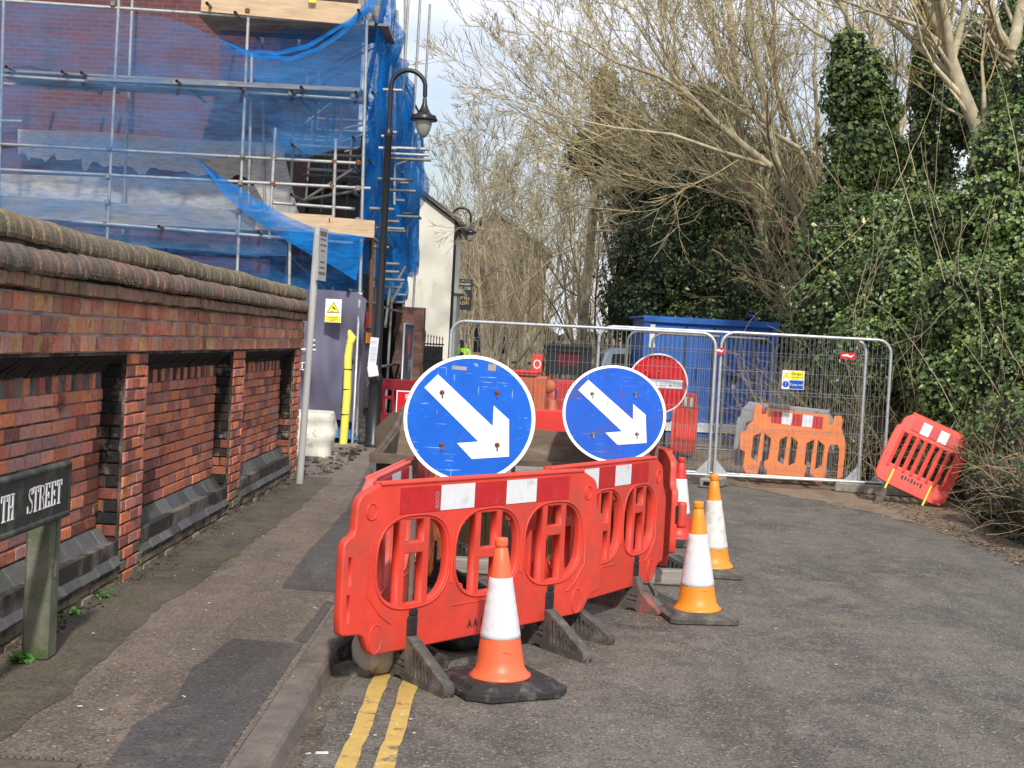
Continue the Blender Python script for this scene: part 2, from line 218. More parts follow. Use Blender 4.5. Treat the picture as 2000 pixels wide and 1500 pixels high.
# ---------------------------------------------------------------- helpers
class MB:
    def __init__(s): s.v=[]; s.f=[]; s.m=[]; s.c=[]; s.sm=[]
    def add(s,vs,fs,m=0,col=(1,1,1),smooth=False):
        o=len(s.v); s.v+= [tuple(p) for p in vs]
        for f in fs: s.f.append([i+o for i in f]); s.m.append(m); s.c.append(col); s.sm.append(smooth)
    def box(s,c,d,m=0,col=(1,1,1),mx=None,bev=0):
        x,y,z=[a/2 for a in d]; c=Vector(c)
        if bev:
            b=min(bev,x*.9,y*.9,z*.9); vs=[]
            pts=[]
            for sx in(-1,1):
                for sy in(-1,1):
                    for sz in(-1,1):
                        pts.append((sx,sy,sz))
            idx={}
            for p in pts:
                for a in range(3):
                    q=[p[0]*(x-b),p[1]*(y-b),p[2]*(z-b)]; q[a]=p[a]*(x,y,z)[a]; idx[(p,a)]=len(vs); vs.append(Vector(q))
            fs=[]
            for a in range(3):
                o1,o2=[i for i in range(3) if i!=a]
                for sg in(-1,1):
                    def P(u,v):
                        q=[0,0,0]; q[a]=sg; q[o1]=u; q[o2]=v; return idx[(tuple(q),a)]
                    fs.append([P(-1,-1),P(1,-1),P(1,1),P(-1,1)])
            for a in range(3):                         # edge chamfers (edges along axis a)
                o1,o2=[i for i in range(3) if i!=a]
                for u in(-1,1):
                    for v in(-1,1):
                        def P(t,ax):
                            q=[0,0,0]; q[a]=t; q[o1]=u; q[o2]=v; return idx[(tuple(q),ax)]
                        fs.append([P(-1,o1),P(1,o1),P(1,o2),P(-1,o2)])
            for p in pts: fs.append([idx[(p,0)],idx[(p,1)],idx[(p,2)]])
        else:
            vs=[Vector((i*x,j*y,k*z)) for i in(-1,1) for j in(-1,1) for k in(-1,1)]
            fs=[(0,1,3,2),(4,6,7,5),(0,4,5,1),(2,3,7,6),(0,2,6,4),(1,5,7,3)]
        if mx is not None: vs=[mx@p for p in vs]
        s.add([p+c for p in vs],fs,m,col)
    def quad(s,a,b,c,d,m=0,col=(1,1,1)): s.add([a,b,c,d],[(0,1,2,3)],m,col)
    def prism(s,poly,f0,f1,m=0,col=(1,1,1)):        # poly list of 2D pts, f0/f1 map (x,y)->3D for the two ends
        n=len(poly); vs=[f0(*p) for p in poly]+[f1(*p) for p in poly]
        s.add(vs,[list(range(n))[::-1],list(range(n,2*n))]+[(i,(i+1)%n,(i+1)%n+n,i+n) for i in range(n)],m,col)
    def path(s,pts,rad,n=8,m=0,col=(1,1,1),cap=True,smooth=True,capm=None):
        pts=[Vector(p) for p in pts]
        if not hasattr(rad,'__len__'): rad=[rad]*len(pts)
        vs=[]; t0=(pts[1]-pts[0]).normalized(); a=t0.orthogonal().normalized()
        for i,p in enumerate(pts):
            t=((pts[min(i+1,len(pts)-1)]-pts[max(i-1,0)])).normalized(); a=(a-t*a.dot(t)).normalized(); b=t.cross(a)
            for k in range(n):
                q=2*PI*k/n; vs.append(p+(a*math.cos(q)+b*math.sin(q))*rad[i])
        fs=[(i*n+k,i*n+(k+1)%n,(i+1)*n+(k+1)%n,(i+1)*n+k) for i in range(len(pts)-1) for k in range(n)]
        s.add(vs,fs,m,col,smooth)
        if cap:
            cm=m if capm is None else capm; s.add([vs[k] for k in range(n)][::-1],[list(range(n))],cm,col); s.add(vs[-n:],[list(range(n))],cm,col)
    def tube(s,a,b,r,n=8,m=0,col=(1,1,1),cap=True,capm=None): s.path([a,b],r,n,m,col,cap,True,capm)
    def lathe(s,prof,c=(0,0,0),n=24,m=0,col=(1,1,1),smooth=True,mx=None,sq=None):   # prof [(r,z)...]
        vs=[]; c=Vector(c)
        for r,z in prof:
            for k in range(n):
                q=2*PI*k/n; p=Vector((r*math.cos(q),r*math.sin(q),z)); vs.append((mx@p if mx is not None else p)+c)
        fs=[(i*n+k,i*n+(k+1)%n,(i+1)*n+(k+1)%n,(i+1)*n+k) for i in range(len(prof)-1) for k in range(n)]
        s.add(vs,fs,m,col,smooth)
        s.add(vs[:n][::-1],[list(range(n))],m,col); s.add(vs[-n:],[list(range(n))],m,col)
    def grid(s,rows,m=0,col=(1,1,1),smooth=True,wrap=False):
        h=len(rows); k=len(rows[0]); vs=[p for r in rows for p in r]
        s.add(vs,[(i*k+j,i*k+(j+1)%k,(i+1)*k+(j+1)%k,(i+1)*k+j) for i in range(h-1) for j in range(k if wrap else k-1)],m,col,smooth)
    def build(s,name,mats,parent=None,colors=False,local=False):
        me=bpy.data.meshes.new(name); off=Vector((0,0,0))
        if parent is not None and not local: off=wl(parent)
        v=[(p[0]-off.x,p[1]-off.y,p[2]-off.z) for p in s.v]; me.from_pydata(v,[],s.f)
        if not isinstance(mats,(list,tuple)): mats=[mats]
        for q in mats: me.materials.append(M[q] if isinstance(q,str) else q)
        me.polygons.foreach_set('material_index',s.m); me.polygons.foreach_set('use_smooth',s.sm)
        if colors:
            a=me.attributes.new('Col','FLOAT_COLOR','FACE'); a.data.foreach_set('color',np.array([(*c,1) for c in s.c],dtype=np.float32).ravel())
        me.update(); o=bpy.data.objects.new(name,me); C.objects.link(o); o.parent=parent; return o
def wl(o):
    p=Vector((0,0,0))
    while o is not None: p=p+o.location; o=o.parent
    return p
def tag(o,label=None,cat=None,group=None,kind=None):
    if label: o['label']=label
    if cat: o['category']=cat
    if group: o['group']=group
    if kind: o['kind']=kind
    return o
def E(name,label,cat,loc=(0,0,0),rz=0,group=None,rot=None):
    o=bpy.data.objects.new(name,None); C.objects.link(o); o.location=loc; o.rotation_euler=rot or (0,0,rz); o.empty_display_size=.1; return tag(o,label,cat,group)
def curve_mesh(name,splines,ext,bev,mt,parent=None,mx=None,res=2):    # flat plate with holes: first spline outline, rest holes
    cu=bpy.data.curves.new(name,'CURVE'); cu.dimensions='2D'; cu.fill_mode='BOTH'; cu.extrude=ext; cu.bevel_depth=bev; cu.bevel_resolution=1
    for sp in splines:
        q=cu.splines.new('POLY'); q.points.add(len(sp)-1); q.use_cyclic_u=True
        for i,p in enumerate(sp): q.points[i].co=(p[0],p[1],0,1)
    return c2m(name,cu,mt,parent,mx)
def c2m(name,cu,mt,parent,mx):
    t=bpy.data.objects.new('tmp',cu); C.objects.link(t); bpy.context.view_layer.update()
    me=bpy.data.meshes.new_from_object(t.evaluated_get(bpy.context.evaluated_depsgraph_get())); bpy.data.objects.remove(t); bpy.data.curves.remove(cu)
    if mx is not None: me.transform(mx)
    me.materials.clear(); me.materials.append(M[mt]); me.name=name; o=bpy.data.objects.new(name,me); C.objects.link(o); o.parent=parent; return o
def text(name,s,size,mt,parent,mx,ext=.001,align='CENTER',sx=1,space=1):
    cu=bpy.data.curves.new(name,'FONT'); cu.body=s; cu.size=size; cu.extrude=ext; cu.align_x=align; cu.align_y='CENTER'; cu.space_character=space
    return c2m(name,cu,mt,parent,mx@Matrix.Diagonal((sx,1,1,1)))
def face(loc,normal,tilt=0,roll=0):     # matrix for a plate lying in local XY whose +Z looks along `normal`
    n=Vector(normal).normalized(); up=Vector((0,0,1)); x=up.cross(n).normalized(); y=n.cross(x)
    m=Matrix((x,y,n)).transposed().to_4x4(); return Matrix.Translation(Vector(loc))@m@Matrix.Rotation(roll,4,'Z')
def smooth_poly(pts,it=1):
    for _ in range(it):
        q=[]
        for i in range(len(pts)):
            a=pts[i]; b=pts[(i+1)%len(pts)]; q+=[(a[0]*.8+b[0]*.2,a[1]*.8+b[1]*.2),(a[0]*.2+b[0]*.8,a[1]*.2+b[1]*.8)]
        pts=q
    return pts
def sheet(name,mt,top,bot,Y,amp=.05,n=40,m=12,parent=None,fr=1.5,rag=0,seed=0,colors=False,vert=False):
    """hanging cloth between a top and a bottom line, real folds in depth"""
    mb=MB(); rows=[]
    def at(line,t):
        t*=len(line)-1; i=min(int(t),len(line)-2); f=t-i; return Vector(line[i]).lerp(Vector(line[i+1]),f)
    for j in range(m+1):
        r=[]
        for i in range(n+1):
            s=i/n; a=at(top,s); b=at(bot,s); q=j/m
            if rag and j==m: b=b+Vector((0,0,rag*noise.noise((s*23,seed,3))))
            p=a.lerp(b,q); dn=noise.noise(Vector((p.x*fr+p.y*fr*.7+p.z*fr*.5,p.z*fr*.45-p.x*.3,seed)))+.45*noise.noise(Vector((p.x*fr*3+p.y*fr*2,p.z*fr*1.2,seed+5)))
            k=amp*dn*(.25+.75*math.sin(PI*min(1,max(0,q*.9+.05))))
            p=p+(Vector((k,0,0)) if vert else Vector((0,k,0))); r.append(p)
        rows.append(r)
    mb.grid(rows); return mb
STRUCT=lambda o: tag(o,kind='structure')
# ---------------------------------------------------------------- ground, road, pavement
mb=MB(); mb.quad((-250,-40,-.03),(250,-40,-.03),(250,600,-.03),(-250,600,-.03)); STRUCT(mb.build('ground','ground'))
def strip(name,mt,left,right,z,thick=0,jag=0,jl=0):
    mb=MB(); l=[];r=[]
    def fill(side,jg):
        o=[]
        for a,b in zip(side,side[1:]):
            a=Vector(a);b=Vector(b);k=max(1,int((b-a).length/.12)) if jg else 1
            for i in range(k):
                p=a.lerp(b,i/k); o.append((p.x+(noise.noise((p.y*3.1,p.x,z*50))*jg+noise.noise((p.y*11,p.x,9))*jg*.5),p.y))
        o.append(tuple(side[-1])); return o
    l=fill(left,jl); r=fill(right,jag); poly=l+r[::-1]
    mb.add([(p[0],p[1],z) for p in poly],[list(range(len(poly)))[::-1]])
    if thick:
        mb.add([(p[0],p[1],z) for p in poly]+[(p[0],p[1],z-thick) for p in poly],[(i,(i+1)%len(poly),(i+1)%len(poly)+len(poly),i+len(poly)) for i in range(len(poly))])
    o=mb.build(name,mt); return STRUCT(o)
strip('road','road',[(-.83,-6),(-.83,40),(-.5,60),(1,110)],[(5.2,-6),(5.1,12),(5,20),(4.8,30),(5.4,60),(9,110)],0)
strip('verge','verge',[(4.6,2),(4.66,10.5),(4.62,12.6),(4.5,14.2),(3.95,16.2),(3.2,17.6),(2.7,19.2),(2.9,22),(4,30)],[(8,2),(8,10),(8,20),(7,30)],.004,jl=.22)
strip('pavement','pave',[(-2.45,-6),(-2.45,15.6),(-4.4,15.7),(-4.4,45),(-2.4,46)],[(-.975,-6),(-.975,45)],.09,.12)
strip('pavement_patch','patch',[(-1.40,4.9),(-1.44,5.5),(-1.38,5.9),(-1.43,6.5),(-1.38,7.16)],[(-1.0,4.9),(-1.01,7.11)],.094,.003,jl=.014)
strip('pavement_patch','patch',[(-1.36,2.5),(-1.41,4.45)],[(-1.0,2.5),(-1.0,4.5)],.094,.003,jl=.014)
strip('pavement_patch','patch',[(-1.38,8.66),(-1.43,9.94),(-1.46,12.6),(-1.73,17.2),(-1.9,21)],[(-.99,8.6),(-.99,21)],.094,.003,jl=.014)
strip('pavement_patch','patch',[(-1.07,7.2),(-1.05,8.3)],[(-1.0,7.15),(-1.0,8.25)],.095,.003,jl=.014)
strip('pavement_moss_strip','moss',[(-2.45,2),(-2.45,15.5)],[(-1.87,2),(-1.87,5.6),(-1.85,6.2),(-1.95,7.7),(-1.91,8.9),(-1.89,12.1),(-1.95,15.5)],.0935,jag=.05)
M['gutter']=asphalt('gutter_grit',(.125,.10,.075),(.30,.25,.19),(.06,.05,.042),(.24,.185,.12),.5,.5,.66,2.2)
strip('gutter','gutter',[(-.828,-4),(-.828,30)],[(-.74,-4),(-.72,30)],.003,jag=.06)
mb=MB(); y=-3.
kr=random.Random(3)
while y<40:
    l=.914; z=.09+kr.uniform(-.004,.004); x0=-.972; x1=-.83+kr.uniform(-.006,.006)
    poly=[(x0,-.05),(x1,-.05),(x1+.012,.0),(x1-.005,z-.022),(x1-.02,z-.004),(x1-.032,z),(x0,z)]
    mb.prism(poly,lambda a,b,y=y:(a,y+.004,b),lambda a,b,y=y:(a,y+l-.004,b)); y+=l
STRUCT(mb.build('kerb','kerb'))
for k,(x,wd) in enumerate(((-.575,.078),(-.425,.078))):
    mb=MB(); pl=[];prr=[]; ny=200
    for i in range(ny):
        y=1.5+i*.11*(1 if i<60 else 1)
        if y>6.9+.03*k and k==0 and y<7.0: pass
        j=.006
        pl.append((x-wd/2+j*noise.noise((y*9,x,1))*2,y)); prr.append((x+wd/2+j*noise.noise((y*9,x,7))*2,y))
    mb.grid([[(a[0],a[1],.004),(b[0],b[1],.004)] for a,b in zip(pl,prr)],smooth=False); STRUCT(mb.build('road_yellow_line','yellow'))
# ---------------------------------------------------------------- brick laying
RED=[(.66,.21,.10),(.60,.185,.095),(.55,.17,.10),(.68,.25,.13),(.45,.14,.095),(.56,.21,.15),(.68,.23,.10),(.46,.19,.14),(.30,.11,.085)]
FRZ=[tuple(min(.8,x*1.22) for x in c) for c in [(.48,.17,.10),(.52,.19,.105),(.40,.15,.10),(.50,.22,.14),(.36,.16,.115),(.50,.27,.12),(.44,.22,.16)]]
BASE=[(.26,.22,.14),(.20,.17,.11),(.30,.25,.17),(.15,.12,.08),(.22,.19,.10)]
BLUE=[(.075,.078,.085),(.10,.10,.105),(.06,.062,.07),(.12,.12,.115),(.09,.095,.08)]
SOOT_SHADE=[(.012,.010,.010),(.02,.013,.011),(.03,.015,.012),(.010,.010,.011)]  # soot tones with the shade of the pier returns mixed in
def lay(mb,o,ux,uz,nn,Lx,Hz,bl,bh,pal,r,mort=.009,d=.012,off=.5,jit=.004,fn=None,skip=None):
    o=Vector(o);ux=Vector(ux);uz=Vector(uz);nn=Vector(nn); rows=max(1,round(Hz/bh)); bh=Hz/rows
    for j in range(rows):
        x=-bl*off*(j%2)-r.random()*.02
        while x<Lx-.01:
            L0=bl*(r.choice((.93,1,1,1.07)) if jit else 1); a=max(0,x)+mort/2; b=min(Lx,x+L0)-mort/2; x+=L0
            if b-a<.02: continue
            c0=j*bh+mort/2; c1=(j+1)*bh-mort/2
            if skip and skip((a+b)/2,(c0+c1)/2): continue
            dd=d+r.uniform(-jit,jit); ch=.005; tw=r.uniform(-jit,jit)*.5
            col=r.choice(pal); k=r.uniform(.8,1.15); col=tuple(c*k for c in col)
            if fn: col=fn((a+b)/2,(c0+c1)/2,col,r)
            P=lambda s,t,h:o+ux*s+uz*(t+tw*(s-a)/max(.01,b-a))+nn*h
            j1,j2,j3,j4=[r.uniform(0,.004) for _ in range(4)]
            A=[P(a,c0,0),P(b,c0,0),P(b,c1,0),P(a,c1,0)]; B=[P(a+j1,c0+j2,dd-ch),P(b-j2,c0+j3,dd-ch),P(b-j3,c1-j4,dd-ch),P(a+j4,c1-j1,dd-ch)]; Q=[P(a+ch+j1,c0+ch+j2,dd),P(b-ch-j2,c0+ch+j3,dd),P(b-ch-j3,c1-ch-j4,dd),P(a+ch+j4,c1-ch-j1,dd)]
            mb.add(A+B+Q,[(8,9,10,11)]+[(4+i,4+(i+1)%4,8+(i+1)%4,8+i) for i in range(4)]+[(i,(i+1)%4,4+(i+1)%4,4+i) for i in range(4)],0,col)
XW=-2.37; XP=-2.52; WEND=15.47; PIERS=[2.0,5.25,8.5,11.75,15.0]; PW=.47
wall=E('brick_boundary_wall','old red brick boundary wall with rounded mossy coping, piers and blue brick plinth beside the pavement','wall',(XW,9,.09))
wr=random.Random(11)
mb=MB(); mb.box((-2.72,8.7,.99),(.396,13.6,1.98)); mb.box((-2.64,8.7,1.80),(.53,13.5,.58)); mb.box((-2.66,8.7,2.0),(.5,13.5,.2)); mb.box((-2.56,8.7,.18),(.36,13.5,.36)); mb.build('wall_core','mortar',wall)
for i,y0 in enumerate(PIERS):
    mb=MB(); r=random.Random(20+i)
    mb.box((-2.445,y0+PW/2,.8),(.13,PW-.03,1.46),1)
    def fp(a,b,c,r):
        if b<.33: return r.choice(BASE) if r.random()<.7 else c
        if a<.10 and r.random()<.5: return tuple(x*.6 for x in c)
        return c
    lay(mb,(XW-.006,y0,.0),(0,1,0),(0,0,1),(1,0,0),PW,1.52,.2,.0765,RED,r,fn=fp)
    # camera-side return, its black holds soot, damp and painted-in shade
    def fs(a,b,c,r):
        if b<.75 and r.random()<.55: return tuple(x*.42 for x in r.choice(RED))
        return r.choice(SOOT_SHADE)
    lay(mb,(XP-.02,y0+.006,.0),(1,0,0),(0,0,1),(0,-1,0),.148,1.52,.16,.0765,SOOT_SHADE,r,fn=fs,mort=.006)
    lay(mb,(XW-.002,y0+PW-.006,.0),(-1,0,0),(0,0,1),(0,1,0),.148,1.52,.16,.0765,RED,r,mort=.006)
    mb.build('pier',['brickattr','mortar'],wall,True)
for i,(a,b) in enumerate(zip(PIERS,PIERS[1:])):
    y0=a+PW;Lb=b-y0; r=random.Random(40+i)
    mb=MB()
    def fpn(s,t,c,r):
        v=noise.noise((s*.9,t*1.1,i*7+2)); 
        if v<-.22: c=tuple(x*.42 for x in c)
        if v>.34: c=tuple(min(1,x*.75+.10) for x in c)
        return c
    lay(mb,(XP-.004,y0,.44),(0,1,0),(0,0,1),(1,0,0),Lb,.86,.235,.0755,RED,r,fn=fpn)
    mb.build('panel',['brickattr'],wall,True)
    mb=MB(); y=y0+.05
    mb.box((XP-.035,y0+Lb/2,1.345),(.05,Lb,.11),1)
    while y<y0+Lb-.06:                       # dentil stubs with gaps between, their shade painted black
        lay(mb,(XP-.012,y,1.295),(0,1,0),(0,0,1),(1,0,0),.105,.1,.11,.1,RED,r,d=.02,mort=.004); y+=.225
    # corbel over the dentils: raked soffit, soot and shade painted black, in separate brick edges
    y=y0
    while y<y0+Lb:
        l=min(.10,y0+Lb-y); q=r.uniform(-.008,.008)
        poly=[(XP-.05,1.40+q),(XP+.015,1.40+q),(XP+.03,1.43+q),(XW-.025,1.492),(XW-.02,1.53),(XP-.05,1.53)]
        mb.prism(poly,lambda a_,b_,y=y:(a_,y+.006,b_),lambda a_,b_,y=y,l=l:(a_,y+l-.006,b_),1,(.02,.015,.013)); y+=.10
    mb.build('dentil_course',['brickattr','sootshadebrick'],wall,True)
    mb=MB()
    for (x0,z0,x1,z1) in ((XW+.012,.20,XW-.07,.315),(XW-.062,.318,XP+.0,.435)):
        dx,dz=x1-x0,z1-z0; ln=math.hypot(dx,dz); 
        lay(mb,(x0,y0+.005,z0),(0,1,0),(dx/ln,0,dz/ln),(dz/ln,0,-dx/ln),Lb-.01,ln,.29,ln,BLUE,r,d=.02,jit=.005,mort=.008)
        mb.prism([(x0,z0),(x1,z1),(x1,z0-.02),(x0,z0-.02)],lambda a_,b_:(a_,y0,b_),lambda a_,b_:(a_,y0+Lb,b_),1)
    mb.build('plinth',['bluebrick','mortar'],wall,True)
    mb=MB(); lay(mb,(XW-.012,y0,.0),(0,1,0),(0,0,1),(1,0,0),Lb,.195,.2,.066,BASE,r,d=.018,jit=.008); mb.build('base_course',['brickattr'],wall,True)
r=random.Random(77)
mb=MB(); lay(mb,(XW+.0,2,1.525),(0,1,0),(0,0,1),(1,0,0),WEND-2,.305,.145,.1,FRZ,r,d=.022,off=.5,jit=.006,mort=.012,fn=lambda a,b,c,r:tuple(x*(.72+.5*abs(noise.noise((a*.8,b*3,4)))) for x in c) if noise.noise((a*.5,b,9))<.1 else c)
mb.box((XW-.0125,8.7,1.68),(.05,13.4,.30),1); lay(mb,(-2.9,WEND,1.52),(1,0,0),(0,0,1),(0,1,0),.54,.31,.2,.1,FRZ,r); mb.build('frieze',['brickattr','palemortar'],wall,True)
COPC=[(.19,.15,.10),(.21,.16,.105),(.17,.14,.09),(.22,.165,.105),(.19,.16,.09),(.16,.13,.09)]
LOWC=[(.20,.13,.095),(.14,.11,.09),(.12,.10,.09),(.25,.13,.09),(.17,.12,.09)]
def course(name,prof,step,pal,seed,mt='coping',gap=.009):
    mb=MB(); r=random.Random(seed); y=2.0
    while y<WEND:
        l=step*r.choice((.92,1,1,1.08)); q=r.uniform(-.006,.006); zz=r.uniform(-.005,.005)+.012*noise.noise((y*.7,seed,0)); kk=r.uniform(.84,1.12); col=tuple(x*kk for x in r.choice(pal)); n=len(prof); vs=[]
        for (yy,sh) in ((y+gap/2,.006),(y+gap/2+.006,0),(y+l-gap/2-.006,0),(y+l-gap/2,.006)):
            vs+=[(a+q-(sh if a>-2.5 else 0),min(yy,WEND+.02),b+zz-(sh if b>prof[0][1]+.03 else 0)) for a,b in prof]
        mb.add(vs,[list(range(n)),list(range(3*n,4*n))[::-1]]+[(k*n+i,k*n+(i+1)%n,(k+1)*n+(i+1)%n,(k+1)*n+i) for k in range(3) for i in range(n)],0,col); y+=l
    mb.box((-2.62,8.7,prof[0][1]+.04),(.40,13.3,.05),1)
    return mb.build(name,[mt,'mortar'],wall,True)
arc=lambda cx,cz,rr,a0,a1,n=6:[(cx+rr*math.cos(R(a0+(a1-a0)*i/n)),cz+rr*math.sin(R(a0+(a1-a0)*i/n))) for i in range(n+1)]
course('string_course',[(-2.85,1.838),(XW+.035,1.838),(XW+.062,1.845),(XW+.065,1.905),(XW+.05,1.915),(-2.85,1.915)],.115,[(.23,.15,.09),(.28,.17,.10),(.20,.15,.08),(.30,.16,.11)],5,'brickattr')
course('lower_coping',[(-2.9,1.925),(XW+.085,1.925),(XW+.10,1.945)]+arc(XW+.02,1.97,.082,0,80)+[(-2.9,2.055)],.088,LOWC,6)
course('top_coping',[(-2.88,2.065),(XW+.02,2.065),(XW+.032,2.085)]+arc(XW-.055,2.11,.088,0,85)+[(-2.6,2.215),(-2.75,2.21),(-2.88,2.16)],.082,COPC,7)
# grass tufts and moss along the wall
def leaves(name,pos,nrm,size,cols,mt,parent=None,fold=.25,shape='ivy',local=None):
    n=len(pos); nrm=nrm/np.maximum(1e-6,np.linalg.norm(nrm,axis=1))[:,None]
    t=np.cross(nrm,nr.normal(size=(n,3))); t/=np.maximum(1e-6,np.linalg.norm(t,axis=1))[:,None]; b=np.cross(nrm,t); s=size[:,None]
    if shape=='ivy':   # 5-point leaf, two faces folded on the midrib
        V=np.stack([pos-b*s*.5,pos+t*s*.46-b*s*.12+nrm*s*fold*.5,pos+b*s*.62-nrm*s*.12,pos-t*s*.46-b*s*.12+nrm*s*fold*.5],1); F=np.array([[0,1,2],[0,2,3]])
    else:
        V=np.stack([pos,pos+t*s*.14+b*s*.5+nrm*s*.1,pos+b*s,pos-t*s*.14+b*s*.5+nrm*s*.1],1); F=np.array([[0,1,2],[0,2,3]])
    if parent is not None: V=V-np.array(wl(parent))
    elif local is not None: V=V-np.array(local)
    me=bpy.data.meshes.new(name); me.vertices.add(4*n); me.vertices.foreach_set('co',V.reshape(-1).astype(np.float32)); nf=2*n
    me.loops.add(nf*3); me.polygons.add(nf); idx=(np.arange(n)[:,None,None]*4+F[None]).reshape(-1); me.loops.foreach_set('vertex_index',idx.astype(np.int32)); me.polygons.foreach_set('loop_start',(np.arange(nf)*3).astype(np.int32)); me.polygons.foreach_set('loop_total',np.full(nf,3,np.int32))
    a=me.attributes.new('Col','FLOAT_COLOR','FACE'); a.data.foreach_set('color',np.repeat(np.concatenate([cols,np.ones((n,1))],1),2,0).astype(np.float32).ravel())
    me.materials.append(M[mt]); me.update(calc_edges=True); o=bpy.data.objects.new(name,me); C.objects.link(o); o.parent=parent
    if local is not None: o.location=local
    return o
def tuft(label,p,n=26,s=.035,sp=.06):
    p=Vector(p); pos=np.array(p)+nr.normal(size=(n,3))*np.array([sp*.35,sp*.6,sp*.25])+np.array([0,0,.02]); pos[:,2]=np.maximum(pos[:,2],p.z+.004)
    nm=nr.normal(size=(n,3))*.5+np.array([.3,-.2,1]); cols=np.array([.05,.13,.02])*nr.uniform(.6,1.5,(n,1)); o=leaves('weed',pos,nm,nr.uniform(.5,1.2,n)*s,cols,'leaf',local=p); tag(o,label,'weed','small weeds along the foot of the wall')
for k,(u,v,lb) in enumerate(((45,1292,'leafy green weed at the foot of the street name post'),(113,1215,'small green weed on the pavement edge beside the nearest wall bay'),(143,1200,'tiny green weed by the plinth, right of another weed'),(203,1167,'small green weed at the foot of the second brick pier'))):
    tuft(lb,G(u,v,.094),30 if k else 60,.03 if k else .04,.05 if k else .07)
pos=[];
for y in (8.05,8.2,7.3): pos+=[(XW+.09+nr.normal()*.02,y+nr.normal()*.10,1.93+abs(nr.normal())*.015) for _ in range(60)]
pos=np.array(pos); leaves('moss',pos,nr.normal(size=pos.shape)*.5+np.array([.5,0,1]),nr.uniform(.006,.016,len(pos)),np.array([.07,.12,.03])*nr.uniform(.6,1.6,(len(pos),1)),'leaf',wall)
# ---------------------------------------------------------------- street name sign
pb=G(75,1285,.09); ns=E('street_name_sign','low black street name sign with white capitals on a mossy concrete post by the wall','street sign',pb)
mb=MB(); mb.box((pb.x,pb.y+.0,.09+.40),(.125,.135,.80),bev=.012); mb.box((pb.x+.064,pb.y,.66),(.012,.03,.35)); mb.build('post','postwood',ns)
yb1=6.58; zb0,zb1=.785,1.02; xb=pb.x+.085
mb=MB(); mb.box((xb,(yb1+5.3)/2,(zb0+zb1)/2),(.03,yb1-5.3,zb1-zb0),0,bev=.008)
for z in (zb0,zb1): mb.path([(xb+.006,5.3,z),(xb+.006,yb1,z)],.019,8,0,smooth=True)
mb.path([(xb+.006,yb1,zb0),(xb+.006,yb1+.004,zb1)],.016,8,0); mb.build('sign_board','nameboard',ns)
SER={'T':([(.26,0,.40,1),(.02,.93,.64,1),(.02,.76,.07,.95),(.59,.76,.64,.95),(.16,0,.50,.05)],[]),'H':([(.08,0,.21,1),(.47,0,.60,1),(.02,0,.27,.05),(.02,.95,.27,1),(.41,0,.66,.05),(.41,.95,.66,1),(.2,.47,.48,.54)],[]),
'E':([(.10,0,.23,1),(.03,0,.55,.06),(.03,.94,.54,1),(.2,.47,.43,.54),(.50,.0,.56,.24),(.48,.80,.54,1),(.40,.38,.45,.63)],[]),'R':([(.10,0,.23,1),(.03,0,.30,.05),(.03,.95,.25,1),(.54,0,.70,.05)],[([(.2,.965),(.38,.96),(.50,.88),(.53,.74),(.47,.60),(.36,.53),(.2,.50)],(.06,.07,.11,.13,.11,.07,.06)),([(.32,.52),(.42,.40),(.52,.15),(.62,.02)],(.10,.13,.13,.10))]),
'S':([(.50,.72,.54,.98),(.06,.02,.10,.30)],[([(.52,.78),(.46,.92),(.32,.97),(.17,.91),(.11,.78),(.17,.64),(.32,.53),(.48,.42),(.54,.25),(.47,.09),(.32,.03),(.16,.07),(.08,.24)],(.05,.06,.06,.10,.12,.13,.14,.14,.12,.10,.06,.06,.05))])}
def serif(word,y,z,h,sx,x,par):
    mb=MB(); P=lambda a,b,e:(x+e,y+a*h*sx,z+b*h)
    for ch in word:
        bx,st=SER[ch]
        for k,(a,b,c,d) in enumerate(bx): e_=.003+.0002*k; mb.prism([(a,b),(c,b),(c,d),(a,d)],lambda p,q:P(p,q,0),lambda p,q:P(p,q,e_))
        for pts,wd in st:
            l=[];r_=[]
            for i,(p,q) in enumerate(pts):
                a,b=pts[max(0,i-1)],pts[min(len(pts)-1,i+1)]; dx,dy=b[0]-a[0],b[1]-a[1]; n_=math.hypot(dx,dy); w2=wd[i]/2; l.append((p-dy/n_*w2,q+dx/n_*w2)); r_.append((p+dy/n_*w2,q-dx/n_*w2))
            for i in range(len(pts)-1): mb.add([P(*l[i],.0045),P(*l[i+1],.0045),P(*r_[i+1],.0045),P(*r_[i],.0045)],[(0,1,2,3)])
        y+=(.72 if ch!='S' else .66)*h*sx
    return mb.build('lettering','white',par)
serif('TH',5.69,zb0+.062,.112,.98,xb+.0155,ns); serif('STREET',6.0,zb0+.062,.112,.98,xb+.0155,ns)
# ---------------------------------------------------------------- grey post with small plate
b0=G(585,945,.09); t0=D(621,443,b0.y+.05); gp=E('sign_post','leaning grey metal post with a small parking plate turned side-on at its top','sign post',b0)
mb=MB(); mb.path([b0,b0.lerp(t0,.5),t0],.038,16); mb.build('pole','pole',gp)
mb=MB(); mb.box(t0+Vector((.055,.03,-.29)),(.012,.26,.56),mx=Matrix.Rotation(R(-13),4,'Z')); pl=mb.build('sign_plate','pole',gp)
mb=MB(); q=Matrix.Rotation(R(-13),4,'Z')
for k,(wd,h) in enumerate(((.2,.09),(.16,.03),(.18,.03),(.12,.03),(.02,.03),(.14,.03),(.17,.03),(.19,.05))): mb.box(t0+Vector((.055,.03,-.29))+q@Vector((.0075,0,.22-.06*k)),(.002,wd,h*.55),mx=q)
tag(mb.build('lettering','greysteel',pl),'blurred dark lines of print')
mb=MB()
